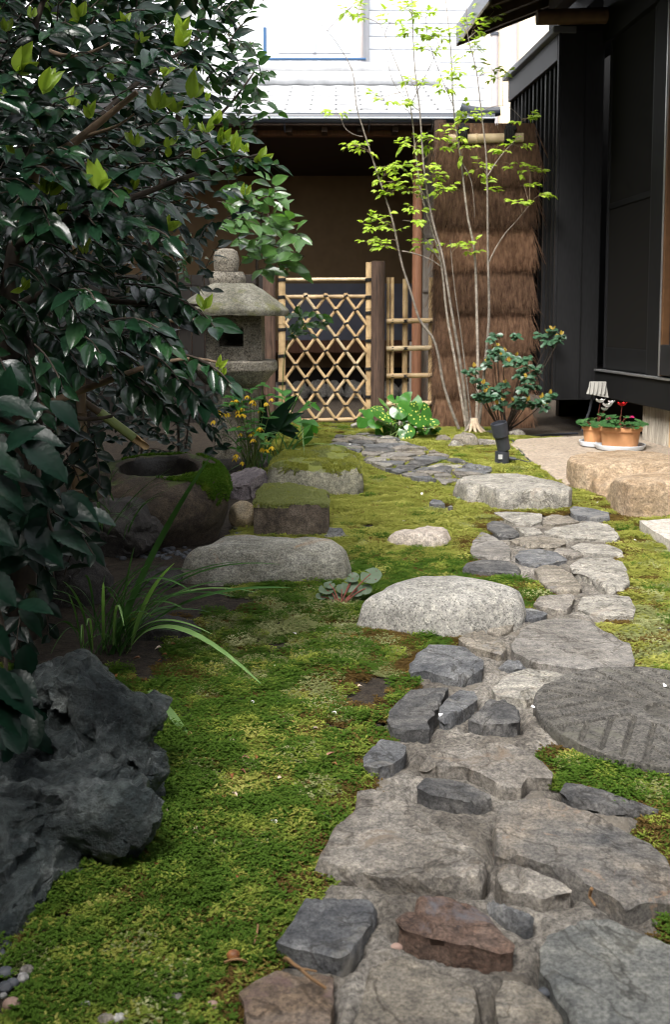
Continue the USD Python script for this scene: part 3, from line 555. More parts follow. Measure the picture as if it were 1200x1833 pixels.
brown = np.maximum.reduce([(ed < .05) * .62, zone(690, 1140, 80, 60) * .75, zone(650, 1240, 110, 60) * .7, zone(1080, 900, 90, 70) * .75, zone(1150, 1020, 60, 60) * .6, zone(860, 800, 90, 30) * .5, zone(560, 1020, 60, 40) * .6, zone(600, 1480, 50, 60) * .4, zone(820, 900, 80, 18) * .5, .13 + .25 * (dn > .58), ((pix[:, 0] > 960) & (pix[:, 1] < 1260)) * .3, zone(1180, 1310, 40, 20) * .6, zone(250, 1600, 90, 60) * .6, zone(120, 1740, 120, 60) * .55])
pale = np.maximum.reduce([zone(480, 1130, 170, 85) * .72, .04 * (dn > .5), zone(1160, 1140, 60, 80) * .9, zone(620, 1200, 110, 60) * .5, zone(430, 1180, 120, 50) * .5])
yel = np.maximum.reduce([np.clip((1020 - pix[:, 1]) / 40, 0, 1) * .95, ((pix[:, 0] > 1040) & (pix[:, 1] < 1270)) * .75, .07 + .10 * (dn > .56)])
dark = np.maximum.reduce([zone(860, 930, 60, 40) * .4, zone(720, 1130, 70, 40) * .6, zone(300, 1640, 200, 100) * .3, zone(1180, 1460, 80, 60) * .5, zone(590, 1010, 60, 30) * .6])
u = g.random((5, N)); jit = .15 * (dn[None] - .5)
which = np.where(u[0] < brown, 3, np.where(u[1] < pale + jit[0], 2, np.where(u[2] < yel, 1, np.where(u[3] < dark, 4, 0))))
KINDS = [('green_moss', 'moss_green', 'lush green star moss covering the ground left of the path', .016, .0021, .0095, .35),
         ('yellow_moss', 'moss_yellow', 'yellow-green moss carpet between the boulders and the far path', .013, .0028, .010, .5),
         ('pale_moss', 'moss_pale', 'pale sage creeping moss in front of the long boulder', .014, .0027, .0075, .55),
         ('brown_moss', 'moss_brown', 'withered brown moss along the edges of the path', .009, .002, .010, .5),
         ('dark_moss', 'moss_dark', 'dark olive moss in patches beside the stones', .012, .0022, .010, .4)]
def instancer(name, protos, m, pos, rot, scl, idx, label, cat, parent=None):
    pp = ppath(parent); path_ = pp + '/' + numbered(pp, name)
    pi = UsdGeom.PointInstancer.Define(stage, path_); rel = pi.CreatePrototypesRel()
    for k, pm in enumerate(protos):
        pr = usdkit.mesh(stage, path_ + '/tuft' + ('' if k == 0 else '_%03d' % k), pm, M(m), smooth=False); rel.AddTarget(pr.GetPath())
    pi.CreateProtoIndicesAttr(Vt.IntArray.FromNumpy(idx.astype(np.int32)))
    pi.CreatePositionsAttr(Vt.Vec3fArray.FromNumpy(pos.astype(np.float32)))
    pi.CreateScalesAttr(Vt.Vec3fArray.FromNumpy(scl.astype(np.float32)))
    pi.CreateOrientationsAttr(Vt.QuathArray([Gf.Quath(float(math.cos(a / 2)), 0, 0, float(math.sin(a / 2))) for a in rot]))
    return tag(pi.GetPrim(), label, cat, None, 'stuff')
for k, (nm, mt, lab, h, lw, ll, fl) in enumerate(KINDS):
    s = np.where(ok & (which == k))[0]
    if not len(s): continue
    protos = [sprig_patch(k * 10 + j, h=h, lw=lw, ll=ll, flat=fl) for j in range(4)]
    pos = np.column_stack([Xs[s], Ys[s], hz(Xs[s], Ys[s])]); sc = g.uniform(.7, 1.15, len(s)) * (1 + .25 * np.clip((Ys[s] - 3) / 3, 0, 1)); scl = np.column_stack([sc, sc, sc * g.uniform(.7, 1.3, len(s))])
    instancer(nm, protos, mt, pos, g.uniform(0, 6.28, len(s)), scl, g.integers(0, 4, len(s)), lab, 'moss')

# single big stones
def bigobj(key, name, m, label, cat='stone', sm=38):
    V, F, _ = BIG[key]; return obj(name, (V, F), m, None, smooth=sm, label=label, cat=cat)
bigobj('granite', 'stepping_stone', 'granite', 'pale speckled granite stepping stone with a smooth domed top beside the red-veined plant')
bigobj('boulder', 'flat_boulder', 'boulder_grey', 'long low grey-brown boulder in front of the water basin', 'boulder')
bigobj('topstone', 'stepping_stone', 'pale_stone', 'large flat pale stepping stone at the bend of the path near the spotlight')
bigobj('pink', 'flat_stone', 'pink_rock', 'small pinkish flat stone sunk in the yellow moss')
bigobj('bluebit', 'small_stone', 'slate_blue', 'small blue-grey stone at the right end of the long boulder')
bigobj('chip', 'stone_chip', 'slate_blue', 'dark blue stone chip lying in the moss left of the pale stepping stone')
bigobj('chip2', 'stone_chip', 'slate_blue', 'tiny blue stone chip right beside the bigger dark chip')
MV, MF, MP = BIG['millstone']; cen_ = MV[MF].mean(1); ing = grooves(cen_[:, :2], shapely.distance(shapely.points(cen_[:, :2]), MP.exterior)) > .004; ing &= (cen_[:, 2] > .012)
mst = obj('millstone', compact(MV, MF[~ing]), 'millstone', None, smooth=30, label='old round millstone with radiating grooves set at the right of the path', cat='millstone'); obj('grooves', compact(MV, MF[ing]), 'groove_dirt', mst, smooth=40)
bigobj('pale_slab', 'stepping_stone', 'pale_slab', 'pale smooth slab stone in front of the tan shoe-removing stone')

# ------------------------------------------------------------------ rocks, basin, lantern
def rock(c, r, seed, planes=9, sub=4, amp=.10, fr=3., lo=.55, hi=.9, yaw=0):
    g = rng(seed); s = trimesh.creation.icosphere(sub); V = np.array(s.vertices); F = np.array(s.faces)
    for _ in range(planes):
        n = nrm(g.normal(0, 1, 3)); d = g.uniform(lo, hi); k = V @ n - d; V = V - np.maximum(k, 0)[:, None] * n * .96
    q = V * fr + seed * 7.3; V = V * (1 + amp * 2 * (meshkit.fbm(q, 5, seed) - .5))[:, None] + nrm(V) * ((meshkit.fbm(q * 5, 3, seed + 1) - .5) * amp * .35)[:, None]
    V = V * (1 + facets(V, .5, .09, seed + 3) + facets(V, .2, .03, seed + 4) * (planes > 2))[:, None] if planes > 2 else V
    V = V * np.asarray(r); ca, sa = math.cos(yaw), math.sin(yaw); V[:, :2] = V[:, :2] @ np.array([[ca, sa], [-sa, ca]])
    return V + np.asarray(c), F
def stonify(m, edge=.02, amp=.004, fr=25, seed=0):
    m = m.refine_to_length(edge); mm = m.to_mesh(); V = np.array(mm.vert_properties[:, :3], float); F = np.array(mm.tri_verts)
    t = trimesh.Trimesh(V, F, process=False); t = trimesh.Trimesh(t.vertices, t.faces)
    V, F = np.array(t.vertices), np.array(t.faces); n = np.array(t.vertex_normals)
    return V + n * ((meshkit.fbm(V * fr + seed * 5, 4, seed) - .5) * 2 * amp)[:, None], F
def mbox(x0, x1, y0, y1, z0, z1): return manifold3d.Manifold.cube([x1 - x0, y1 - y0, z1 - z0]).translate([x0, y0, z0])
def moss_on(mesh, parent, m, cond, dens, seed, h=.010, name='moss'):
    V, F = mesh; t = trimesh.Trimesh(V, F, process=False); P, fi = trimesh.sample.sample_surface(t, int(t.area * dens), seed=seed)
    nrmz = t.face_normals[fi]; k = cond(np.asarray(P), nrmz); P = np.asarray(P)[k]; nz = nrmz[k]
    g = rng(seed); n = len(P); out = []
    if n == 0: return
    L = 5; b = np.repeat(P, L, 0); nn = np.repeat(nz, L, 0); d = nrm(nn * .8 + g.normal(0, .75, (n * L, 3))); s = nrm(np.cross(d, g.normal(0, 1, (n * L, 3)))); ll = h * g.uniform(.5, 1.2, (n * L, 1)); w = .22 * ll
    A = b - nn * .002; Mi = b + d * ll * .5; VV = np.stack([A, Mi + s * w, b + d * ll, Mi - s * w], 1).reshape(-1, 3); i = np.arange(n * L)[:, None] * 4
    FF = np.vstack([i + [0, 1, 2], i + [0, 2, 3]]); obj(name, (VV, FF), m, parent, smooth=False, kind='stuff')

blk = slab(outline([(455, 890), (470, 872), (520, 870), (575, 884), (590, 892), (588, 950), (575, 962), (500, 958), (455, 948)], .15), .15, ew=.012, amp=.5, seed=320, res=.012, step=.2, tilt=.02)
blk_o = obj('mossy_block', blk[:2], 'block_side', None, smooth=35, label='squarish brown stone block with a flat moss-covered top', cat='stone')
moss_on(blk[:2], blk_o, 'moss_pale', lambda P, n: (n[:, 2] > .6) & (meshkit.fbm(P * 22, 3, 5) > .36), 60000, 7, .009)
moss_on(blk[:2], blk_o, 'moss_yellow', lambda P, n: (n[:, 2] > .6) & (meshkit.fbm(P * 14, 3, 2) > .45), 30000, 1, .007)
mr_ = slab(outline([(475, 832), (500, 812), (560, 802), (630, 802), (648, 815), (652, 868), (640, 882), (600, 878), (590, 890), (540, 886), (480, 868)], .19), .19, ew=.05, amp=1.6, seed=321, res=.016, step=.3, dome=.25, tilt=.02)
mr_o = obj('mossy_rock', mr_[:2], 'mossy_rock', None, smooth=35, label='rugged light moss-covered rock between the yellow-flowered plant and the path', cat='rock')
moss_on(mr_[:2], mr_o, 'moss_yellow', lambda P, n: (n[:, 2] > .4) & (meshkit.fbm(P * 9, 4, 6) > .48), 24000, 2, .012)
moss_on(mr_[:2], mr_o, 'moss_pale', lambda P, n: (n[:, 2] > .4) & (meshkit.fbm(P * 12, 4, 9) > .52), 24000, 8, .010)
p = gp(440, 893); obj('purple_rock', rock(p + [0, .12, .02], (.16, .14, .14), 41, amp=.06), 'purple_rock', None, label='purplish grey rock wedged behind the small round stone', cat='rock')
p = gp(433, 947); obj('round_stone', rock(p + [0, .06, .05], (.068, .06, .072), 42, planes=2, amp=.04, sub=3), 'brown_pebble', None, smooth=True, label='small rounded ochre-brown stone between basin and mossy block', cat='stone')
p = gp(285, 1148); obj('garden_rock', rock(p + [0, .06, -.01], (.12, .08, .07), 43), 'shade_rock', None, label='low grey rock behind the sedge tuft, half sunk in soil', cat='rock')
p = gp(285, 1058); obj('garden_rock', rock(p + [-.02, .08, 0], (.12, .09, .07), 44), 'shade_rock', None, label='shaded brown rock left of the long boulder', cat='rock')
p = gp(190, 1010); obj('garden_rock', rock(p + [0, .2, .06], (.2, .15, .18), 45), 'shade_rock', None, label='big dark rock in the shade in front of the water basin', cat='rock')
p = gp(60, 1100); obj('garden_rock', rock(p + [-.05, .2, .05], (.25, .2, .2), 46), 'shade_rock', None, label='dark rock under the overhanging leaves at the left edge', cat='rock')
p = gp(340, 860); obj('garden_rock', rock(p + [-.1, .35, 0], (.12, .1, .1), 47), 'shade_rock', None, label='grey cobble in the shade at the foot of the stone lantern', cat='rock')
for k, (x, y, r, z, lb) in enumerate([(797, 793, .075, .05, 'flattish grey stone at the left end of the row below the young tree'), (835, 800, .12, .085, 'tallest pale tan rock of the row below the young tree'), (872, 800, .12, .05, 'brownish low rock of the row, next to the spotlight'),
                                      (858, 772, .06, .035, 'small dark grey stone among the roots of the young tree'), (880, 778, .055, .03, 'small rough stone between the roots and the spotlight'), (818, 803, .06, .05, 'little pale stone just left of the tallest rock'), (925, 783, .09, .05, 'dark stone half hidden behind the spotlight')]):
    p = gp(x, y); obj('edging_rock', rock(p + [0, .04, z * .25], (r, r * .7, z), 50 + k, sub=3), ['grey_tan', 'grey_tan', 'grey_brown', 'smooth_grey', 'slate_dark', 'pale_stone', 'grey_brown'][k], None, label=lb, cat='rock')
for k, (x, y) in enumerate([(715, 770), (745, 778), (648, 770)]):
    p = gp(x, y); obj('edging_rock', rock(p + [0, .1, .02], (.1, .07, .06), 60 + k, sub=3), 'pale_stone', None, label=['pale stone peeping out under the spotted leaves', 'round pale stone at the right end of the spotted plant', 'flat pale stone at the foot of the dark gate post'][k], cat='rock')
# weathered dark rock in the left foreground
J = {k: (at(x, y, Y), r) for k, (x, y, Y, r) in dict(A=(112, 1232, 2.02, .055), A2=(160, 1215, 2.0, .05), B=(205, 1265, 1.97, .065), C=(262, 1300, 1.93, .036), C2=(272, 1270, 1.98, .03), D=(185, 1340, 1.9, .05), E=(212, 1385, 1.82, .045), K0=(272, 1380, 1.83, .020),
     F=(-20, 1470, 1.60, .06), G=(110, 1450, 1.66, .055), H=(205, 1460, 1.66, .058), I=(255, 1470, 1.68, .025), J=(40, 1560, 1.60, .075), K=(235, 1585, 1.66, .034), K2=(160, 1570, 1.66, .055), L=(5, 1670, 1.48, .05), Mm=(120, 1590, 1.62, .05),
     N=(30, 1270, 2.1, .07), O=(60, 1420, 1.86, .05), P=(-60, 1350, 1.9, .09), Q=(150, 1480, 1.8, .12), R=(230, 1400, 1.9, .07), S=(120, 1300, 2.12, .10)).items()}
parts_ = []
def hullof(*ks): parts_.append(manifold3d.Manifold.batch_hull([manifold3d.Manifold.sphere(J[k][1], 20).translate(list(J[k][0])) for k in ks]))
for ks in ['A A2 S', 'A2 B', 'B C', 'B C2', 'C C2', 'B D', 'D E', 'E R', 'R B', 'E K0', 'E G', 'G F', 'G H', 'H I', 'F J', 'H Q', 'Q R', 'J L', 'J Mm', 'Mm K2', 'K2 K', 'Q K', 'Q J', 'N A', 'N P', 'P F', 'O G', 'O N S', 'O P', 'S Q', 'Q O']: hullof(*ks.split())
dr = manifold3d.Manifold.batch_boolean(parts_, manifold3d.OpType.Add)
for x, y, Y, r, sc_ in [(165, 1548, 1.53, .045, (1.5, 1, .55)), (75, 1650, 1.45, .05, (1, 1, 1.1)), (65, 1345, 1.80, .075, (1.1, 1.3, .8)), (215, 1240, 1.90, .028, (1.3, 1, .7)), (255, 1365, 1.83, .03, (1, 1, .8)), (150, 1610, 1.56, .04, (1.6, 1, .5)), (248, 1510, 1.60, .03, (1.2, 1, .6))]:
    dr = dr - manifold3d.Manifold.sphere(r, 24).scale(list(sc_)).translate(list(at(x, y, Y)))
dr = dr.refine_to_length(.009).to_mesh()
t = trimesh.Trimesh(np.array(dr.vert_properties[:, :3], float), np.array(dr.tri_verts)); trimesh.smoothing.filter_taubin(t, iterations=5)
V = np.array(t.vertices); n = np.array(t.vertex_normals)
rdg = 1 - 2 * np.abs(meshkit.fbm(V * [7, 7, 5] + 3, 4, 31) - .5); r2 = 1 - 2 * np.abs(meshkit.fbm(V * 22 + 9, 4, 33) - .5); pit = np.clip(meshkit.noise(V * 26, 37) - .62, 0, 1)
V = V + n * (facets(V, .13, .030, 71) + facets(V, .05, .006, 72) + facets(V, .018, .002, 73) + (rdg - .75) * .045 + (r2 - .75) * .012 - pit * .045 + (meshkit.fbm(V * 90, 3, 5) - .5) * .006)[:, None]
rock_o = obj('weathered_rock', (V, np.array(t.faces)), 'dark_rock', None, smooth=32, label='big jagged blue-black weathered rock in the left foreground', cat='rock')

bc = np.array([*at(283, 845, 4.32)[:2], 0.])
prof = [(.0, -.03), (.22, -.03), (.275, .04), (.315, .13), (.33, .20), (.316, .255), (.285, .29), (.24, .312), (.20, .32), (.178, .314), (.168, .29), (.16, .22), (.10, .19), (0, .185)]
pr = catmull(prof, 60); V, F = lathe(pr, 90); t = trimesh.Trimesh(V, F, process=False); n = np.array(t.vertex_normals)
V = V + n * ((meshkit.fbm(V * 5, 4, 61) - .5) * .055 + (meshkit.fbm(V * 28, 3, 62) - .5) * .014)[:, None] * np.clip((np.hypot(V[:, 0], V[:, 1]) - .1) / .12, 0, 1)[:, None]
V[:, 2] += .12 * V[:, 1] * np.clip((V[:, 2] - .05) / .15, 0, 1); V = V * [1.0, .92, 1.0] + bc
bas = thing('water_basin', 'round brown stone water basin with moss on its right shoulder', 'water basin', bc)
fc_ = V[F].mean(1) - bc; inn_ = (np.hypot(fc_[:, 0], fc_[:, 1]) < .172) & (fc_[:, 2] > .1); bb = obj('bowl', compact(V, F[~inn_]), 'basin_stone', bas, smooth=True); obj('hollow', compact(V, F[inn_]), 'shaded_hollow', bas, smooth=True)  # inner faces split off, with the shade of the hollow put into their colour
moss_on((V, F), bb, 'moss_green', lambda P, n: (n[:, 2] > .12) & (P[:, 0] - bc[0] - .6 * (P[:, 1] - bc[1]) * 0 > .02 - .2 * (P[:, 1] > bc[1] + .05)) & (np.hypot(P[:, 0] - bc[0], P[:, 1] - bc[1]) > .20) & (P[:, 1] > bc[1] - .20) & (meshkit.fbm(P * 12, 3, 8) > .40), 40000, 3, .013)
wv, wf = lathe([(0.001, .255), (.08, .255), (.166, .255)], 40); obj('water', (wv * [1, .92, 1] + bc, wf), 'water', bas, smooth=True, label='dark still water')
# bamboo spout over the basin
sp = thing('water_spout', 'bamboo water spout with a slanted cut end above the basin', 'spout')
a, b = at(178, 738, 4.15), at(240, 784, 4.2); c_ = at(262, 809, 4.22)
obj('pipe', bamboo(a, b, .021, 3, .2, 14), 'bamboo_green', sp, smooth=40)
T = nrm(b - a); A_ = nrm(np.cross(T, [0, -1, .2])); B_ = np.cross(T, A_); ang = np.linspace(-2.2, 2.2, 17); tl = np.linalg.norm(c_ - b); row = []
for ss in np.linspace(0, 1, 8):
    for aa in ang:
        lim = (1 + np.cos(aa)) * .5; row.append(b + T * tl * ss * (.15 + .85 * lim ** .7) + .020 * (1 - .25 * ss) * (np.cos(aa) * -B_ * -1 + np.sin(aa) * A_))
row = np.array(row); i, j = np.meshgrid(np.arange(7), np.arange(16), indexing='ij'); i, j = i.ravel(), j.ravel(); q = np.stack([i * 17 + j, i * 17 + j + 1, (i + 1) * 17 + j + 1, (i + 1) * 17 + j], 1)
obj('cut_end', (row, np.vstack([q[:, [0, 1, 2]], q[:, [0, 2, 3]]])), 'cut_wood', sp, smooth=True)
b2 = at(138, 700, 4.1); obj('bamboo_upright', bamboo([b2[0], b2[1], 0], at(138, 655, 4.1), .035, 5, .3, 14), 'bamboo_dark', sp, smooth=40)
obj('arm', tube([at(138, 712, 4.1), a], [.016, .016], 10), 'bamboo_dark', sp, smooth=40)

LX, LY = at(424, 700, 6.5)[0], 6.5
lan = thing('stone_lantern', 'weathered granite garden lantern with a square fire box and mossy domed roof', 'stone lantern', (LX, LY, 0))
def slathe(prof, e=3.2, n=64, c=(0, 0), seed=0, amp=.006, fr=14, n2=40):
    pr = np.array(prof, float) if n2 is None else np.vstack([np.linspace(prof[i], prof[i + 1], max(2, int(np.linalg.norm(np.subtract(prof[i + 1], prof[i])) / .02)), endpoint=False) for i in range(len(prof) - 1)] + [[prof[-1]]])
    V, F = lathe(pr, n); a = np.arctan2(V[:, 1], V[:, 0]); k = (np.abs(np.cos(a)) ** e + np.abs(np.sin(a)) ** e) ** (-1 / e); V[:, :2] *= k[:, None]
    t = trimesh.Trimesh(V, F, process=False); nn = np.array(t.vertex_normals); V = V + nn * ((meshkit.fbm(V * fr + seed, 4, seed) - .5) * 2 * amp)[:, None]
    return V + [c[0], c[1], 0], F
ox = LX - .035
obj('finial', slathe([(0, 1.44), (.05, 1.438), (.07, 1.425), (.085, 1.38), (.083, 1.33), (.075, 1.293), (0, 1.293)], 2.6, 40, (LX - .062, LY), 1), 'lantern_stone', lan, smooth=50)
obj('finial_collar', slathe([(0, 1.292), (.10, 1.288), (.115, 1.262), (.118, 1.24), (.11, 1.205), (0, 1.205)], 3, 44, (LX - .055, LY), 2), 'lantern_stone', lan, smooth=45)
rf = obj('roof', slathe([(0, 1.215), (.13, 1.212), (.2, 1.172), (.27, 1.122), (.33, 1.076), (.362, 1.048), (.368, 1.03), (.36, 1.003), (.25, 1.008), (0, 1.01)], 3.0, 90, (LX - .02, LY), 3, .007), 'lantern_top', lan, smooth=40)
fb = mbox(-.178, .178, -.17, .17, .715, 1.006) - mbox(-.10, .062, -.3, .13, .803, .92) - mbox(-.13, .13, -.12, .13, .76, .96)
fv, ff = stonify(fb, .022, .005, 22, 4); obj('fire_box', (fv + [LX, LY, 0], ff), 'lantern_stone', lan, smooth=40)
obj('platform', slathe([(0, .715), (.255, .712), (.27, .70), (.272, .655), (.262, .638), (.20, .565), (.15, .54), (0, .54)], 4.5, 80, (LX - .005, LY), 5, .006), 'lantern_stone', lan, smooth=40)
obj('shaft', slathe([(0, .545), (.138, .542), (.145, .52), (.142, .3), (.147, .03), (.15, -.02), (0, -.02)], 5, 56, (LX, LY), 6, .006), 'lantern_stone', lan, smooth=40)
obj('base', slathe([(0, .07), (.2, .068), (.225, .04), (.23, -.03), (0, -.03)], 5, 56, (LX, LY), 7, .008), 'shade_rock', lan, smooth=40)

# ------------------------------------------------------------------ gate and fences
def tie(parent, c, r=.024, seed=0, axis=(0, 1, 0)):
    s = trimesh.creation.icosphere(1); v = np.array(s.vertices) * r * np.array([1, .75, .55]); g = rng(seed); a = g.uniform(-.6, .6)
    R = np.array([[math.cos(a), 0, math.sin(a)], [0, 1, 0], [-math.sin(a), 0, math.cos(a)]])
    obj('lashing', (v @ R.T + c, np.array(s.faces)), 'cord', parent, smooth=True)
GY = 9.2
gate = thing('bamboo_gate', 'bamboo garden gate with a diamond lattice tied with black cord', 'gate', (at(580, 750, GY)[0], GY, 0))
G_ = lambda x, y, dy=0: at(x, y, GY + dy) * [1, 1, 1]
obj('gate_stile', bamboo(G_(505, 764), G_(505, 482), .034, 1, .26, 14), 'bamboo', gate, smooth=40); obj('gate_stile', bamboo(G_(661, 764), G_(661, 470), .031, 2, .26, 14), 'bamboo', gate, smooth=40)
obj('top_rail', bamboo(G_(511, 501), G_(656, 500), .016, 3, .27), 'bamboo_pale', gate, smooth=40); obj('middle_rail', bamboo(G_(511, 532), G_(656, 531), .019, 4, .3), 'bamboo', gate, smooth=40); obj('bottom_rail', bamboo(G_(511, 754), G_(656, 750), .020, 5, .3), 'bamboo', gate, smooth=40)
x0, x1, y0, y1 = 511., 656., 526., 753.; sl = .735; k = 0; fam = {1: [], -1: []}
for sgn in (1, -1):
    for c0 in np.arange(x0 - sl * (y1 - y0) + 20, x1, 36.0):
        xs = lambda y: (c0 + sl * (y - y0)) if sgn == 1 else (x0 + x1 - (c0 + sl * (y - y0)))
        ys = [y for y in np.linspace(y0, y1, 300) if x0 - 2 <= xs(y) <= x1 + 2]
        if len(ys) < 12: continue
        ya, yb = ys[0], ys[-1]; fam[sgn].append((c0, ya, yb))
        obj('lattice_cane', bamboo(G_(xs(yb), yb, -.012 * sgn), G_(xs(ya), ya, -.012 * sgn), .0145, 20 + k, .3, 8), 'bamboo' if (k * 7) % 5 else 'bamboo_pale', gate, smooth=40); k += 1
for c0, _, _ in fam[1]:
    for c1, _, _ in fam[-1]:
        y = y0 + ((x0 + x1 - c1) - c0) / (2 * sl); x = c0 + sl * (y - y0)
        if x0 + 4 < x < x1 - 4 and y0 + 2 < y < y1 - 2: tie(gate, G_(x, y, -.014), .0235, int(x * 7 + y))
for c0, ya, yb in fam[1] + fam[-1]:
    for y in (ya, yb): pass
for x, y in [(505, 532), (505, 590), (505, 637), (505, 686), (505, 730), (661, 532), (661, 560), (661, 610), (661, 660), (661, 710), (505, 501), (661, 501)]:
    obj('lashing', ringtie(G_(x, y), (0, 0, 1), .036, .006, 3), 'cord', gate, smooth=True)
PY_ = 9.05
gp_ = thing('gate_post', 'dark charred wooden gate post right of the bamboo gate', 'post')
pm = stonify(manifold3d.Manifold.cylinder(at(677, 468, PY_)[2] + .1, .066, .062, 20).translate([at(677, 600, PY_)[0], PY_, -.1]), .05, .006, 18, 5); obj('shaft', pm, 'post_wood', gp_, smooth=50)
pl = thing('gate_post', 'dark wooden gate post left of the bamboo gate, behind the lantern', 'post'); obj('shaft', stonify(manifold3d.Manifold.cylinder(1.55, .06, .058, 18).translate([at(482, 600, 9.25)[0], 9.25, -.1]), .05, .006, 18, 6), 'post_wood', pl, smooth=50)
FY = 9.15
fen = thing('bamboo_fence', 'low open bamboo fence of upright and cross canes right of the dark post', 'fence', (at(735, 700, FY)[0], FY, 0))
Fp = lambda x, y, dy=0: at(x, y, FY + dy)
ups = [(695.5, 497, .016), (703, 497, .016), (726, 500, .026), (772, 497, .020)]
for k, (x, y, r) in enumerate(ups): obj('upright_cane', bamboo([Fp(x, y)[0], FY, -.05], Fp(x, y), r, 40 + k, .25, 10), 'bamboo', fen, smooth=40)
for k, y in enumerate([575, 624, 673, 723]):
    obj('cross_cane', bamboo(Fp(692, y + .5, -.045), Fp(776, y - 1, -.045), .024, 50 + k, .28, 12), 'bamboo_pale' if k % 2 else 'bamboo', fen, smooth=40)
    for x, _, r in ups[1:]: obj('lashing', ringtie(Fp(x, y, -.03), (0, 0, 1), .038 if r > .02 else .034, .006, 3, k), 'cord', fen, smooth=True)
bf = thing('board_fence', 'dark weathered board fence with bamboo rails behind the stone lantern', 'fence')
g = rng(8)
for k, x in enumerate(np.arange(-2.75, -.66, .125)):
    obj('board', box(x, x + .118, 9.42, 9.445, -.05, 1.42 + g.uniform(-.01, .01), .003), 'fence_dark', bf, smooth=False)
for k, z in enumerate((.55, .98)): obj('rail', bamboo([-2.75, 9.385, z], [-.66, 9.385, z], .024, 70 + k, .3), 'bamboo_dark', bf, smooth=40)
obj('cane_upright', bamboo([at(396, 600, 9.3)[0], 9.3, -.05], at(396, 498, 9.3), .024, 73, .28), 'bamboo_dark', bf, smooth=40)
sf = thing('slat_fence', 'grey horizontal slat fence showing through the leaves at the left', 'fence')
for k in range(17): obj('slat', box(-2.53, -2.50, -1.5, 9.4, .08 + k * .12, .08 + k * .12 + .108, .003), 'fence_grey', sf, smooth=False)
for k in range(6): obj('post', box(-2.62, -2.532, -1.4 + k * 2.1, -1.31 + k * 2.1, -.05, 2.15, .004), 'fence_dark', sf, smooth=False)

# brushwood screen
BY = 8.98; bx0, bx1 = at(781, 600, BY)[0], at(948, 600, BY)[0]
br = thing('brushwood_screen', 'tall screen fence of layered brown brushwood with a bamboo top rail', 'fence', ((bx0 + bx1) / 2, BY, 0))
bzt = at(860, 238, BY)[2]; obj('core', box(bx0 + .04, bx1 - .03, BY - .03, BY + .05, .06, bzt - .02, .01), 'brush_core', br, smooth=False)
tiers = [at(860, y, BY)[2] for y in (335, 412, 486, 561, 632, 708, 768)]; tops = [bzt + .02] + tiers[:-1]
g = rng(14)
def twigs(P, D, L, r, bend):
    n = len(P); D = nrm(D); s1 = nrm(np.cross(D, [0, 1, .2])); s2 = np.cross(D, s1); m = P + D * (L * .5)[:, None] + bend; e = P + D * L[:, None] + bend * .6
    V = []
    for a in (0, 2.09, 4.19):
        o = (math.cos(a) * s1 + math.sin(a) * s2) * r[:, None]; V += [P + o, m + o * .85, e + o * .35]
    V = np.stack(V, 1); F = []
    for a in range(3):
        b = (a + 1) % 3
        for k in (0, 1): F += [[a * 3 + k, b * 3 + k, b * 3 + k + 1], [a * 3 + k, b * 3 + k + 1, a * 3 + k + 1]]
    F = np.array(F); return V.reshape(-1, 3), (np.arange(n)[:, None, None] * 9 + F).reshape(-1, 3)
for k, (zt, zb) in enumerate(zip(tops, tiers)):
    n = 1500; x = g.uniform(bx0, bx1, n); f = np.abs(g.normal(0, 1, n)); top = zt + .05 - .1 * g.random(n) * (k > 0); y = BY - .045 - .02 * g.random(n)
    P = np.column_stack([x, y, top]); end = zb + g.normal(0, .012, n) - .012; L = (top - end) * g.uniform(.75, 1.0, n); st = g.random(n) < .35; P[st, 2] -= (top - end)[st] * .35 * g.random(st.sum()); L = np.minimum(L, P[:, 2] - end)
    D = np.column_stack([g.normal(0, .17, n), -.07 - .06 * g.random(n), -np.ones(n)]); bend = np.column_stack([g.normal(0, .010, n), -.012 * g.random(n), np.zeros(n)])
    obj('brush_layer', twigs(P, D, L, g.uniform(.0018, .0046, n), bend), 'brush', br, smooth=False)
    n = 60; sd = np.where(g.random(n) < .5, bx0, bx1); P = np.column_stack([sd, BY - .05 * g.random(n), g.uniform(zb, zt, n)]); D = np.column_stack([np.sign(sd - (bx0 + bx1) / 2) * g.uniform(.1, .9, n), g.normal(0, .3, n), -np.ones(n)])
    obj('stray_twigs', twigs(P, D, g.uniform(.06, .2, n), np.full(n, .002), np.zeros((n, 3))), 'brush', br, smooth=False, kind='stuff')
obj('bamboo_rail', bamboo(at(803, 250, BY - .09), at(937, 247, BY - .09), .043, 80, .33, 16), 'bamboo_pale', br, smooth=40)
obj('bamboo_rail', bamboo(at(815, 236, BY - .02), at(932, 232, BY - .02), .04, 81, .33, 16), 'bamboo_pale', br, smooth=40)
for x in (828, 912):
    obj('rope_tie', ringtie(at(x, 243, BY - .07), (1, 0, 0), .075, .014, 4), 'cord', br, smooth=True)
    v, f = rock(at(x, 232, BY - .06), (.035, .04, .055), 5, sub=2, amp=.2); obj('rope_knot', (v, f), 'cord', br)
w = .06; xx = at(788, 300, BY + .05)[0]; obj('post', stonify(manifold3d.Manifold.cylinder(at(788, 216, BY)[2] + .05, .058, .055, 16).translate([xx, BY + .03, -.05]), .06, .006, 16, 9), 'post_wood', br, smooth=50)
xx = at(943, 300, BY + .05)[0]; obj('post', stonify(manifold3d.Manifold.cylinder(at(943, 240, BY)[2], .03, .03, 12).translate([xx, BY + .02, -.05]), .06, .004, 16, 10), 'post_wood', br, smooth=50)
obj('foot_board', box(bx0, bx1, BY - .05, BY + .03, .0, .06, .004), 'post_wood', br, smooth=False)

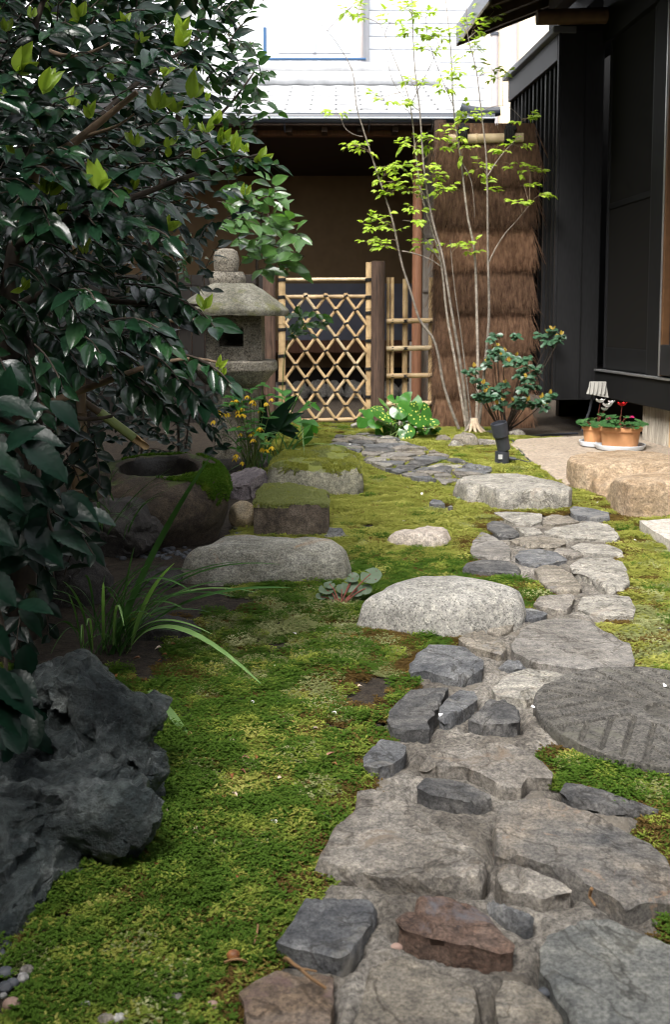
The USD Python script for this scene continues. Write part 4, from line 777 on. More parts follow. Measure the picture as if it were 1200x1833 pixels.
# ------------------------------------------------------------------ the house behind the gate
EY = 10.3; ez = at(600, 207, EY)[2]
th = thing('tea_house', 'low tiled house with a deep dark porch behind the bamboo gate', 'house', (0, EY, 0))
WY = 13.5; hx0, hx1 = -3.2, at(832, 200, EY)[0] - .1
obj('back_wall', box(hx0, hx1, WY, WY + .12, .35, 3.9), 'plaster_beige', th, smooth=False)
obj('side_wall', box(hx0 - .12, hx0, EY + .3, WY, 0, ez - .16), 'plaster_beige', th, smooth=False); obj('side_wall', box(hx1, hx1 + .12, EY + .3, WY, 0, ez - .16), 'plaster_beige', th, smooth=False)
iz = lambda y, Y=WY - .04: at(600, y, Y)[2]
obj('indigo_panel', box(at(500, 0, WY)[0], at(745, 0, WY)[0], WY - .05, WY - .003, iz(622), iz(508)), 'indigo_panel', th, smooth=False)
obj('sill', box(hx0, hx1, WY - .55, WY - .03, iz(632, WY - .55), iz(610, WY - .55), .008), 'brown_wood', th, smooth=False)
obj('skirting', box(hx0, hx1, WY - .02, WY + .1, -.05, .349), 'fence_dark', th, smooth=False)
g = rng(3)
for k in range(9):
    x = at(505 + 32 * k, 720, WY - .6)[0]; v, f = rock((x, WY - .55, .06), (.14, .12, .15), 90 + k, sub=3); obj('foundation_stone', (v, f), 'foundation', th)
obj('ceiling', (np.array([[hx0, EY + .05, ez - .09], [hx1 + .08, EY + .05, ez - .09], [hx1 + .08, WY, ez - .14], [hx0, WY, ez - .14], [hx0, EY + .05, ez - .05], [hx1 + .08, EY + .05, ez - .05], [hx1 + .08, WY, ez - .1], [hx0, WY, ez - .1]]), np.array([[0, 1, 2], [0, 2, 3], [4, 6, 5], [4, 7, 6], [0, 5, 1], [0, 4, 5]])), 'eave_wood', th, smooth=False)
obj('eave_beam', box(hx0, hx1, EY + .30, EY + .42, at(600, 243, EY + .3)[2], at(600, 224, EY + .3)[2], .006), 'brown_wood', th, smooth=False)
for k in range(14):
    x = hx0 + .1 + k * .37; obj('rafter', box(x, x + .06, EY + .08, EY + .298, ez - .15, ez - .092), 'eave_wood', th, smooth=False)
px_ = at(747, 500, EY + .36)[0]; obj('porch_post', tube([[px_, EY + .36, -.02], [px_, EY + .36, at(600, 243, EY + .3)[2]]], [.055, .052], 16), 'brown_wood', th, smooth=40)
px2 = at(745, 700, EY + .55)[0]; obj('grey_column', tube([[px2, EY + .62, 0], [px2, EY + .62, .75]], [.075, .07], 18), 'grey_wood', th, smooth=40)
obj('grey_panel', box(at(757, 500, EY + .7)[0], at(800, 500, EY + .7)[0], EY + .68, EY + .72, .0, 2.95), 'grey_wood', th, smooth=False)
for z in (.7, 1.3, 1.9): obj('panel_batten', box(at(757, 500, EY + .7)[0], at(800, 500, EY + .7)[0], EY + .665, EY + .679, z, z + .03), 'grey_wood', th, smooth=False)
# tiles
rx1 = at(832, 200, EY)[0]
def tile(x, k, dz=0):
    y = EY + .02 + k * .35; z = ez + .36 * .35 * k + dz; n = 7; u = np.linspace(0, 1, n); pro = .004 * np.sin(u * 2 * np.pi + .6); V = []
    for t, up in ((0, .022), (.38, 0)):
        for q in range(n): V.append([x + u[q] * .285, y + t, z + .36 * t + pro[q] + up + .0])
    for q in range(n): V.append([x + u[q] * .285, y, z + pro[q] - .012])
    F = []
    for q in range(n - 1): F += [[q, q + 1, n + q + 1], [q, n + q + 1, n + q], [2 * n + q, 2 * n + q + 1, q + 1], [2 * n + q, q + 1, q]]
    return np.array(V), np.array(F)
roof = obj('roof_deck', (np.array([[hx0, EY + .03, ez - .045], [rx1, EY + .03, ez - .045], [rx1, EY + 2.55, ez - .045 + .36 * 2.52], [hx0, EY + 2.55, ez - .045 + .36 * 2.52]]), np.array([[0, 1, 2], [0, 2, 3]])), 'fence_dark', th, smooth=False)
for k in range(7):
    for j, x in enumerate(np.arange(-1.9, rx1 - .2, .272)): obj('roof_tile', tile(x, k), 'roof_tile', roof, smooth=40)
for k in range(2): obj('ridge_tile', tube([[hx0, EY + 2.5, ez + .98 + k * .12], [rx1, EY + 2.5, ez + .98 + k * .12]], [.10 - .02 * k] * 2, 12), 'roof_tile', roof, smooth=40)
obj('gutter', tube([[hx0, EY - .05, ez - .035], [rx1 + .30, EY - .05, ez - .04]], [.055, .055], 14), 'gutter', th, smooth=40)
obj('gutter_lip', tube([[hx0, EY - .107, ez - .045], [rx1 + .30, EY - .107, ez - .05]], [.012, .012], 8), 'gutter_edge', th, smooth=40)
obj('gutter_end', tube([[rx1 - .05, EY - .02, ez + .06], [rx1 + .12, EY - .03, ez + .02], [rx1 + .36, EY - .05, ez + .03]], [.07, .06, .045], 12, n=8), 'gutter', th, smooth=40)
for x in (-.52, .35, 1.0): obj('gutter_bracket', tube([[x, EY - .11, ez - .06], [x, EY, ez - .14], [x, EY + .05, ez - .16]], [.008], 6), 'gutter', th, smooth=40)
# white house and cream house beyond
HY = 15.8; wh = thing('white_house', 'tall bright white house with a blue balcony rail beyond the tiled roof', 'house', (0, HY, 0))
H_ = lambda x, y, dy=0: at(x, y, HY + dy)
obj('wall', box(H_(40, 0)[0], H_(652, 0)[0], HY, HY + .3, 0, 8.5), 'white_wall', wh, smooth=False)
bx = (H_(662, 0)[0], H_(886, 0)[0])
obj('wall', box(H_(652, 0)[0] + .01, bx[1], HY + .26, HY + .5, 0, 8.5), 'white_wall', wh, smooth=False)
for k in range(26): obj('siding_board', box(bx[0], bx[1], HY + .20, HY + .255, 3.3 + k * .2, 3.3 + k * .2 + .192, .006), 'white_panel', wh, smooth=False)
bal = obj('balcony', box(H_(470, 0, -.6)[0], H_(652, 0, -.6)[0], HY - .6, HY - .54, H_(0, 160, -.6)[2], H_(0, 118, -.6)[2]), 'white_panel', wh, smooth=False)
obj('balcony_side', box(H_(470, 0, -.6)[0], H_(470, 0, -.6)[0] + .06, HY - .535, HY - .002, H_(0, 160, -.6)[2], H_(0, 118, -.6)[2]), 'white_panel', bal, smooth=False)
for k, (ya, yb) in enumerate([(104.5, 108.5), (112, 117.5)]): obj('rail', box(H_(476, 0, -.6)[0], H_(656, 0, -.6)[0], HY - .62, HY - .56, H_(0, yb, -.6)[2], H_(0, ya, -.6)[2], .006), 'blue_rail', bal, smooth=False)
obj('rail_post', box(H_(471, 0, -.6)[0], H_(477, 0, -.6)[0], HY - .63, HY - .57, H_(0, 118, -.6)[2], H_(0, 50, -.6)[2], .006), 'blue_rail', bal, smooth=False)
obj('rail_post', box(H_(448, 0, -.6)[0], H_(475, 0, -.6)[0], HY - .62, HY - .57, H_(0, 119, -.6)[2], H_(0, 115, -.6)[2], .006), 'blue_rail', bal, smooth=False)
wn = obj('window', box(H_(498, 0)[0], H_(628, 0)[0], HY - .012, HY - .001, H_(0, 96)[2], H_(0, -150)[2]), 'white_panel', wh, smooth=False)
obj('window_mullion', box(H_(560, 0)[0], H_(564, 0)[0], HY - .04, HY - .013, H_(0, 96)[2], H_(0, -150)[2]), 'white_wall', wn, smooth=False)
obj('drainpipe', tube([H_(645, 165, -.08), H_(645, -300, -.08)], [.045, .045], 12), 'pipe_grey', wh, smooth=40); obj('vent_slot', box(H_(643, 0)[0], H_(650, 0)[0], HY - .03, HY - .001, H_(0, 62)[2], H_(0, 22)[2]), 'window_dark', wh, smooth=False)  # second piece is a thin dark strip drawn on the wall face
ch = thing('cream_house', 'cream rendered house with grey downpipes right of the white house', 'house')
CY = 14.6; C_ = lambda x, y, dy=0: at(x, y, CY + dy)
obj('wall', box(C_(890, 0)[0], 8.0, CY, CY + .4, 0, 8.5), 'cream_wall', ch, smooth=False); obj('wall_return', box(C_(890, 0)[0], C_(890, 0)[0] + .3, CY + .401, CY + 1.1, 0, 8.5), 'cream_wall', ch, smooth=False)
obj('downpipe', tube([C_(886, 620, -.08), C_(886, -200, -.08)], [.055, .055], 12), 'pipe_grey', ch, smooth=40); obj('downpipe', tube([C_(921, 620, -.08), C_(921, -200, -.08)], [.05, .05], 12), 'pipe_grey', ch, smooth=40)
for y in (60, 300): obj('pipe_clamp', tube([C_(886, y, -.08), C_(886, y + 5, -.08)], [.066, .066], 12), 'gutter', ch, smooth=40)

# ------------------------------------------------------------------ the dark house on the right
DW = nrm([-.0857, 1.0]); NW = np.array([-DW[1], DW[0]]); OW = np.array([2.28, 8.5])
def wp(u, n, z): q = OW + DW * u + NW * n; return np.array([q[0], q[1], z])
def wbox(u0, u1, n0, n1, z0, z1, bev=0):
    v, f = box(u0, u1, n0, n1, z0, z1, bev); q = OW + v[:, :1] * DW + v[:, 1:2] * NW
    f = np.asarray(f)[:, ::-1] if DW[0] * NW[1] - DW[1] * NW[0] < 0 else f
    return np.column_stack([q, v[:, 2]]), f
dh = thing('dark_house', 'black timber house with glazed sliding doors along the right of the garden', 'house', (OW[0], OW[1], 0))
bz0, bz1 = .29, 3.46
obj('shutter_box_front', wbox(-.012, .02, .0, .375, bz0, bz1, .004), 'charred_panel', dh, smooth=False)
obj('corner_trim', wbox(-.016, .02, .376, .398, bz0, bz1, .003), 'black_trim', dh, smooth=False)
obj('shutter_box_back', wbox(.021, 1.6, .10, .14, bz0, bz1), 'black_wood', dh, smooth=False)
obj('panel_seam', wbox(-.02, -.0125, .16, .168, bz0, bz1), 'black_wood', dh, smooth=False)
fz = at(994, 109, 8.5)[2]
obj('fascia', wbox(.021, 1.62, .33, .40, fz, bz1 - .08, .004), 'black_trim', dh, smooth=False); obj('roof_lip', wbox(-.02, 1.66, .25, .45, bz1 - .079, bz1 - .02, .006), 'roof_lip', dh, smooth=False)
obj('box_roof', wbox(-.02, 1.66, -.3, .249, bz1 - .06, bz1 + .02), 'black_wood', dh, smooth=False)
for k in range(12): obj('lattice_bar', wbox(.06 + k * .128, .10 + k * .128, .33, .365, bz0, fz - .001, .003), 'black_trim' if k % 3 == 0 else 'black_wood', dh, smooth=False)
for z in (.8, 1.6, 2.4): obj('lattice_rail', wbox(.03, 1.6, .30, .328, z, z + .05), 'black_wood', dh, smooth=False)
obj('box_end', wbox(1.601, 1.63, .0, .375, bz0, bz1), 'black_wood', dh, smooth=False)
# doors
Z0, Z1 = .55, 3.4
obj('door_sill', wbox(-9.5, -.013, -.12, .03, .33, .545, .006), 'black_wood', dh, smooth=False); obj('sill_track', wbox(-9.5, -.05, -.01, .045, .546, .562, .002), 'metal_silver', dh, smooth=False)
obj('lintel', wbox(-9.5, -.013, -.15, .02, 3.3, 3.75), 'black_wood', dh, smooth=False)
obj('wing_wall', box(-3.3, 2.9, -1.6, -1.4, 0, 3.0), 'charred_panel', dh, smooth=False); obj('wing_roof', box(-3.3, 2.7, -3.5, -.55, 3.001, 3.12), 'eave_wood', dh, smooth=False)  # unseen wing added behind the camera to shade the foreground
nh = thing('neighbour_house', 'unseen dark timber-clad house added beyond the left slat fence to block sky light', 'house')  # house out of view, added to cut the sky and darken the left side
for k in range(36): obj('cladding_board', box(-3.42, -3.40 - .002 * (k % 2), -4.5, 10.5, .02 + k * .2, .02 + k * .2 + .196), 'fence_dark', nh, smooth=False)
obj('wall', box(-3.6, -3.425, -4.5, 10.5, 0, 7.3), 'fence_dark', nh, smooth=False); obj('roof', box(-5.5, -3.1, -4.7, 10.7, 7.301, 7.45), 'gutter', nh, smooth=False)
def door(u0, u1, n, lab=None, mid=1.93):
    d = obj('sliding_door', wbox(u0, u0 + .045, n - .035, n, Z0 + .02, 3.299, .003), 'black_trim', dh, smooth=False, label=lab)
    obj('stile', wbox(u1 - .045, u1, n - .035, n, Z0 + .02, 3.299, .003), 'black_trim', d, smooth=False)
    obj('rail', wbox(u0 + .046, u1 - .046, n - .033, n - .002, mid - .025, mid + .025, .003), 'black_wood', d, smooth=False); obj('rail', wbox(u0 + .046, u1 - .046, n - .033, n - .002, Z0 + .021, Z0 + .2, .003), 'black_wood', d, smooth=False)
    obj('glass', wbox(u0 + .046, u1 - .046, n - .02, n - .015, Z0 + .201, mid - .026), 'pane', d, smooth=False); obj('glass', wbox(u0 + .046, u1 - .046, n - .02, n - .015, mid + .026, 3.299), 'pane', d, smooth=False)
    obj('screen', wbox(u0 + .046, u1 - .046, n - .0125, n - .0095, Z0 + .201, 3.299), 'screen_dark', d, smooth=False)
door(-1.06, -.10, -.015); door(-2.35, -1.42, -.015); door(-3.4, -2.36, -.055); door(-4.6, -3.41, -.015); door(-7., -4.62, -.055)
obj('door_post', wbox(-1.30, -1.075, -.10, .005, Z0, 3.3, .004), 'black_wood', dh, smooth=False); obj('door_jamb', wbox(-1.405, -1.375, -.08, .03, Z0 + .02, 3.3, .004), 'warm_wood', dh, smooth=False); obj('metal_trim', wbox(-1.372, -1.352, -.03, .034, Z0 + .02, 3.3, .003), 'metal_silver', dh, smooth=False)
obj('rail_box', wbox(-2.3, -1.42, .0, .05, Z0 + .03, .80, .005), 'black_trim', dh, smooth=False)
obj('interior', wbox(-9.5, 1.6, -1.6, -1.5, 0, 3.8), 'black_wood', dh, smooth=False); obj('interior_floor', wbox(-9.5, 1.6, -1.5, -.12, .5, .54), 'black_wood', dh, smooth=False)
obj('upper_wall', wbox(-9.5, 1.6, -.15, .0, 3.751, 4.05), 'black_wood', dh, smooth=False); obj('end_wall', wbox(1.5, 1.6, -1.5, -.15, 0, 4.2), 'black_wood', dh, smooth=False)
obj('under_floor', wbox(-9.5, 1.6, -.5, -.45, -.05, .33), 'black_wood', dh, smooth=False)
g = rng(21); u = -.92
obj('skirt_backing', wbox(-9.5, -.90, -.10, -.085, -.02, .328), 'black_wood', dh, smooth=False)
for k in range(64):
    w = g.uniform(.03, .045)
    m_ = bamboo(wp(u - w / 2, -.055, .03), wp(u - w / 2, -.055, .328), w / 2, 100 + k, .6, 8); obj('bamboo_skirting', m_, 'bamboo_grey' if g.random() > .08 else 'bamboo', dh, smooth=40); u -= w + .004
# eaves
ec = at(825, 66, 9.2); nE = float((ec[:2] - OW) @ NW); uE = float((ec[:2] - OW) @ DW); sl_ = .40
def eave(u0, u1, n0, n1, z_off, th_):
    P = []
    for dz in (0, th_):
        for (u_, n_) in ((u0, n0), (u1, n0), (u1, n1), (u0, n1)): P.append(wp(u_, n_, ec[2] + sl_ * (nE - n_) + z_off + dz))
    h = trimesh.convex.convex_hull(np.array(P)); return np.array(h.vertices), np.array(h.faces)
rfE = obj('eave_roof', eave(-9.5, uE, nE, -2.5, 0, .10), 'eave_wood', dh, smooth=False)
obj('eave_fascia', eave(-9.5, uE + .02, nE + .03, nE + .001, -.05, .18), 'gutter', rfE, smooth=False); obj('verge_board', eave(uE + .001, uE + .04, nE + .03, -2.5, -.07, .2), 'eave_wood', rfE, smooth=False)
for k in range(16): obj('rafter', eave(uE - .2 - k * .45, uE - .14 - k * .45, nE - .02, -.2, -.075, .073), 'eave_wood', rfE, smooth=False)
lp = at(970, 32, 8.42); obj('log_beam', tube([lp - [.04, 0, 0], lp + [1.1, 0, .03]], [.062, .07], 18), 'log_wood', dh, smooth=40)
obj('beam', wbox(-9.5, .3, .28, .40, 3.62, 3.74, .005), 'eave_wood', dh, smooth=False)

# ------------------------------------------------------------------ slab, shoe stone, pots, lamps
sp_ = Polygon([tuple(gp(x, y, .04)[:2]) for x, y in [(913, 790), (925, 783), (1055, 779), (1165, 778), (1200, 800), (1330, 830), (1330, 850), (1200, 850), (1010, 862), (985, 842), (945, 815)]])
SV, SF, _ = slab(sp_, .04, ew=.012, amp=.25, seed=330, res=.03, step=0); obj('entry_slab', (SV, SF), 'slab_concrete', None, smooth=38, label='flat tan concrete slab under the flower pots', cat='slab')
x0 = gp(1010, 868)[0]; y_ = gp(1010, 872)[1]
H3 = .20
SO = [tuple(gp(x, y, 0)[:2]) for x, y in [(1008, 858), (1020, 874), (1050, 882), (1080, 893), (1090, 903), (1104, 919), (1129, 928), (1200, 929), (1330, 934)]] + [tuple(gp(x, y, .17)[:2]) for x, y in [(1330, 828), (1200, 812), (1165, 805), (1100, 803), (1045, 806), (1012, 815)]]
hc = gp(1112, 850, .13)
st1 = slab(SO, .175, ew=.05, amp=.8, seed=331, res=.014, step=.0, dome=.0, groove=lambda P, d: .075 * np.exp(-(np.abs((P[:, 0] - hc[0] - .02) / .21) ** 4 + np.abs((P[:, 1] - hc[1]) / .16) ** 4)) + .09 * np.exp(-(((P[:, 0] - (hc[0] - .13)) / .10) ** 2 + ((P[:, 1] - hc[1] + .08) / .16) ** 2)))
obj('shoe_stone', st1[:2], 'step_stone', None, smooth=45, label='thick tan granite shoe-removing stone with a hollowed corner', cat='stone')
def flower_pot(name, lab, c, r, h, flowers, seed, z0):
    t = thing(name, lab, 'flower pot', c); g = rng(seed); b = np.array(c, float)
    obj('saucer', lathe([(0, 0), (r * 1.0, 0), (r * 1.12, .008), (r * 1.2, .034), (r * 1.25, .036), (r * 1.25, .028), (r * 1.14, .0), (0, -.001)][::-1], 40, b), 'saucer_white', t, smooth=40)
    obj('pot', lathe([(0, .012), (r * .84, .012), (r * .86, .02), (r * .97, h * .80), (r * 1.04, h * .80), (r * 1.07, h * .84), (r * 1.08, h * .97), (r * 1.05, h), (r * .97, h), (r * .95, h * .85), (0, h * .85)], 48, b), 'terracotta', t, smooth=40)
    obj('soil', lathe([(0.001, h * .9), (r * .5, h * .91), (r * .949, h * .88)], 30, b), 'pot_soil', t, smooth=True)
    return t, b, r, h, g
# ------------------------------------------------------------------ leaf engine
def leaf_tpl(n=6, shape='lance', fold=.12, droop=.18, serr=0., wav=0., seed=0):
    t = np.linspace(0, 1, n)
    w = {'lance': .30 * np.sin(np.pi * t ** .85) ** .8 * (1 - .25 * t), 'camel': .27 * np.sin(np.pi * t ** .82) ** .95, 'oval': .36 * np.sin(np.pi * np.clip(t, .02, 1) ** .9) ** .62, 'round': .5 * np.sqrt(np.clip(1 - (2 * t - 1) ** 2, 0, 1)) + .02, 'narrow': .17 * np.sin(np.pi * t ** .8) ** .8, 'obo': .30 * np.sin(np.pi * t ** 1.25) ** .75}[shape]
    w = np.maximum(w, .006); w[-1] = .004
    w0 = w.copy()
    if serr: w = w * (1 + serr * np.where(np.arange(n) % 2 == 0, -1, 1) * (t > .1) * (t < .97))
    z = -droop * t ** 2; V = []
    for i in range(n):
        e = fold * w0[i] * 2 + wav * math.sin(i * 2.3 + seed)
        V += [(t[i], -w[i], z[i] + e), (t[i], -w[i] * .5, z[i] + e * .42), (t[i], 0, z[i] - .0), (t[i], w[i] * .5, z[i] + e * .42 - wav * .3), (t[i], w[i], z[i] + e - wav * .5 * math.sin(i + seed))]
    F = []
    for i in range(n - 1):
        for k in range(4): a = i * 5 + k; F += [[a, a + 5, a + 6], [a, a + 6, a + 1]]
    return np.array(V), np.array(F)
def place(tpl, pos, d, nor, L, ws=1.):
    X = nrm(d); Z = nrm(nor - (nor * X).sum(1, keepdims=True) * X); Y = np.cross(Z, X); L = np.broadcast_to(np.asarray(L, float), (len(pos),)); ws = np.broadcast_to(np.asarray(ws, float), (len(pos),))
    T = tpl[0]
    return pos[:, None] + L[:, None, None] * (T[None, :, :1] * X[:, None] + ws[:, None, None] * T[None, :, 1:2] * Y[:, None] + T[None, :, 2:] * Z[:, None])
def put_leaves(parent, tpls, m, pos, d, nor, L, ws=1., maxparts=300, name='leaf', seed=0, stuff='foliage'):
    pos, d, nor = np.asarray(pos, float), np.asarray(d, float), np.asarray(nor, float); n = len(pos)
    if n == 0: return
    L = np.broadcast_to(np.asarray(L, float), (n,)); ws = np.broadcast_to(np.asarray(ws, float), (n,)); g = rng(seed); which = g.integers(0, len(tpls), n)
    px = proj(pos + nrm(d) * L[:, None] * .5); ins = (px[:, 0] > 0) & (px[:, 0] < 1200) & (px[:, 1] > 0) & (px[:, 1] < 1833)
    size = L / np.maximum(pos[:, 1], .3) ** 1.3 * ins; order = np.argsort(-size); parts = set(order[:maxparts][size[order[:maxparts]] > 0].tolist())
    rest = []
    for k, t in enumerate(tpls):
        s = np.where(which == k)[0]
        if not len(s): continue
        VV = place(t, pos[s], d[s], nor[s], L[s], ws[s])
        for i, ix in enumerate(s):
            if ix in parts: obj(name, (VV[i], t[1]), m, parent, smooth=True)
            else: rest.append((VV[i], t[1]))
    if rest:
        nv = np.cumsum([0] + [len(r[0]) for r in rest]); obj(stuff, (np.vstack([r[0] for r in rest]), np.vstack([r[1] + a for r, a in zip(rest, nv)])), m, parent, smooth=True, kind='stuff')
CAM = [leaf_tpl(8, 'camel', .16, dr_, 0, .012, s) for s, dr_ in enumerate((.10, .22, .34, .16))]
def cam_dir(p): return nrm(np.array([0, 0, CAM_H]) - p)
def polymask(pts): P = Polygon(pts); shapely.prepare(P); return P
def scatter(poly, step, seed, tries=6000):
    g = rng(seed); x0, y0, x1, y1 = poly.bounds; out = []; cell = {}
    for _ in range(tries):
        p = (g.uniform(x0, x1), g.uniform(y0, y1))
        if not poly.contains(Point(p)): continue
        k = (int(p[0] // step), int(p[1] // step)); bad = False
        for a in (-1, 0, 1):
            for b in (-1, 0, 1):
                for q in cell.get((k[0] + a, k[1] + b), ()):
                    if (p[0] - q[0]) ** 2 + (p[1] - q[1]) ** 2 < step * step: bad = True
        if not bad: cell.setdefault(k, []).append(p); out.append(p)
    return np.array(out)
def spray(g, c, out, nleaf, length, L, up=.75, cam=.45, twigs=None, spread=1.1, droop=.45):
    """leaves alternating along a drooping twig; returns pos, dir, normal, size"""
    out = nrm(out); base = c - out * length * .5; side = nrm(np.cross(out, [0, 0, 1.0])); P, D, Nn, S = [], [], [], []
    end = c + out * length * .5 + np.array([0, 0, -.12 * length]); mid = c + np.array([0, 0, .05 * length])
    if twigs is not None: twigs.append(tube([base, mid, end], [.0028, .0016], 5, n=5, cap=False))
    for k in range(nleaf):
        t = (k + .6) / nleaf; p = base * (1 - t) ** 2 + 2 * mid * t * (1 - t) + end * t * t; sg = 1 if k % 2 else -1; w = spread * (1 - .55 * t) * g.uniform(.75, 1.25)
        d = out * math.cos(w) + side * sg * math.sin(w) + np.array([0, 0, -droop * g.uniform(.2, 1.3)]) + g.normal(0, .12, 3)
        nn = np.array([0, 0, up]) + cam_dir(p) * cam + g.normal(0, .26, 3); P.append(p); D.append(d); Nn.append(nn); S.append(L * g.uniform(.72, 1.15) * (1 - .12 * (t > .9)))
    return P, D, Nn, S
def cloud(clusters, g, nl, length, L, twigs, **k):
    P, D, N_, S = [], [], [], []
    for c, o in clusters:
        a = spray(g, c, o, int(g.integers(nl[0], nl[1] + 1)), length * g.uniform(.8, 1.3), L, twigs=twigs, **k); P += a[0]; D += a[1]; N_ += a[2]; S += a[3]
    return np.array(P), np.array(D), np.array(N_), np.array(S)

# ------------------------------------------------------------------ camellia
cm = thing('camellia_tree', 'large dark glossy camellia tree with pale yellow-green young shoots filling the left', 'tree')
br_ = lambda pts, r, n=18, s=7: tube([at(x, y, Y) for x, y, Y in pts], r, s, n=n)
root = gp(20, 800) + [-.25, .4, 0]
obj('trunk', tube([[-.95, 2.9, -.05], [-.93, 2.85, .45], at(15, 560, 2.75), at(30, 440, 2.7)], [.045, .04, .03, .024], 10, n=16), 'bark_dark', cm, smooth=True)
LIMBS = [([(30, 440, 2.7), (55, 350, 2.6), (65, 300, 2.5), (120, 265, 2.4), (175, 222, 2.35), (245, 166, 2.3)], [.016, .013, .006]), ([(65, 305, 2.5), (40, 240, 2.5), (25, 170, 2.55), (60, 60, 2.6), (110, -80, 2.6)], [.013, .006]),
         ([(75, 300, 2.5), (140, 292, 2.4), (172, 300, 2.35)], [.006, .003]), ([(140, 248, 2.4), (200, 230, 2.3), (240, 205, 2.25)], [.006, .002]), ([(30, 440, 2.7), (90, 330, 2.9), (200, 190, 3.0), (330, 90, 3.1)], [.016, .005]),
         ([(15, 560, 2.75), (110, 520, 2.7), (210, 540, 2.6), (330, 545, 2.5), (368, 548, 2.45)], [.014, .003]), ([(60, 735, 2.5), (130, 705, 2.5), (190, 683, 2.45), (270, 655, 2.4), (345, 642, 2.35), (395, 650, 2.35)], [.012, .003]),
         ([(-60, 745, 2.6), (60, 735, 2.5), (150, 750, 2.45), (200, 745, 2.4)], [.014, .004]), ([(30, 440, 2.7), (160, 380, 2.5), (300, 330, 2.5), (420, 290, 2.6), (470, 275, 2.65)], [.014, .003]), ([(90, 92, 2.5), (140, 100, 2.45), (195, 78, 2.4)], [.006, .003]),
         ([(15, 560, 2.75), (60, 640, 2.6), (70, 720, 2.5)], [.012, .006]), ([(110, 285, 2.42), (160, 320, 2.5), (250, 330, 2.6)], [.005, .003])]
for k, (pts, r) in enumerate(LIMBS): obj('branch', br_(pts, r), 'bark_twig' if k in (0, 2, 3, 6, 9) else 'bark_dark', cm, smooth=True)
outl = polymask([(-80, -260), (240, -260), (300, 20), (345, 95), (385, 190), (425, 245), (470, 280), (468, 300), (425, 320), (350, 350), (345, 395), (318, 430), (330, 500), (352, 540), (335, 590), (370, 625), (398, 652), (395, 675), (330, 705), (240, 715), (185, 690), (90, 725), (-80, 700)])
g = rng(101); tw = []
hub = at(30, 420, 2.75)
def outward(c, g, j=.35): return nrm((c - hub) * [1, .7, .8] + [.25, -.25, -.08] + g.normal(0, j, 3) * .4)
cl = []
inner = outl.buffer(-38).union(outl.intersection(shapely.box(-100, -300, 120, 720))).difference(shapely.box(318, 400, 600, 720))
for x, y in scatter(inner, 37, 1):
    Y = 2.15 + .85 * g.random() ** 1.3 + .0006 * max(0, 430 - y) * (x > 300); c = at(x, y, Y); cl.append((c, outward(c, g)))
for pts in [[(285, 520, 2.45), (330, 545, 2.4), (345, 555, 2.4)], [(200, 655, 2.4), (290, 650, 2.35), (330, 690, 2.35), (370, 655, 2.3), (385, 665, 2.3), (250, 700, 2.4), (275, 705, 2.4)], [(430, 285, 2.6), (455, 290, 2.6), (400, 250, 2.6)], [(75, 380, 2.2), (140, 385, 2.2), (200, 385, 2.25), (260, 360, 2.3), (60, 200, 2.2), (100, 195, 2.2)]]:
    for p in pts: c = at(*p); cl.append((c, outward(c, g, .2)))
a = cloud(cl, g, (6, 9), .14, .076, tw, up=.7, cam=.5)
a[3][:] *= g.uniform(.7, 1.15, len(a[0])); put_leaves(cm, CAM, 'camellia', a[0], a[1], a[2], a[3], g.uniform(.75, 1.1, len(a[0])), 300, 'leaf', 3)
cl = []
for x, y in scatter(inner.buffer(-25), 42, 2):
    Y = 3.0 + 1.0 * g.random(); c = at(x, y, Y); cl.append((c, outward(c, g, .8)))
for x, y in scatter(polymask([(-700, -900), (330, -900), (330, -180), (230, -180), (-60, -150), (-60, 650), (-700, 650)]), 62, 4): c = at(x, y, 1.75 + 1.7 * g.random()); cl.append((c, outward(c, g, .8)))  # crown continued out of frame for the shadows it casts
for _ in range(55): c = np.array([g.uniform(-1.5, -.8), g.uniform(.3, 1.6), g.uniform(1.75, 2.3)]); cl.append((c, outward(c, g, .8)))  # overhead clusters out of view, added to shade the left foreground
for _ in range(120): c = np.array([g.uniform(-2.4, -1.15), g.uniform(-.2, 2.0), g.uniform(1.75, 2.6)]); cl.append((c, outward(c, g, .8)))  # more unseen canopy beside the camera, added for shade
for _ in range(170): c = np.array([g.uniform(-1.9, -.35), g.uniform(2.5, 4.6), g.uniform(1.95, 2.5)]); cl.append((c, outward(c, g, .8)))  # canopy above the frame, added to keep light off the plants below
a2 = cloud(cl, g, (6, 9), .16, .08, tw, up=.7, cam=.4); put_leaves(cm, CAM, 'camellia_deep', a2[0], a2[1], a2[2], a2[3], 1., 0, 'leaf', 4, 'inner_foliage')  # this mesh also holds the out-of-frame clusters added for shade
obj('twigs', tw, 'bark_dark', cm, smooth=True, kind='stuff')
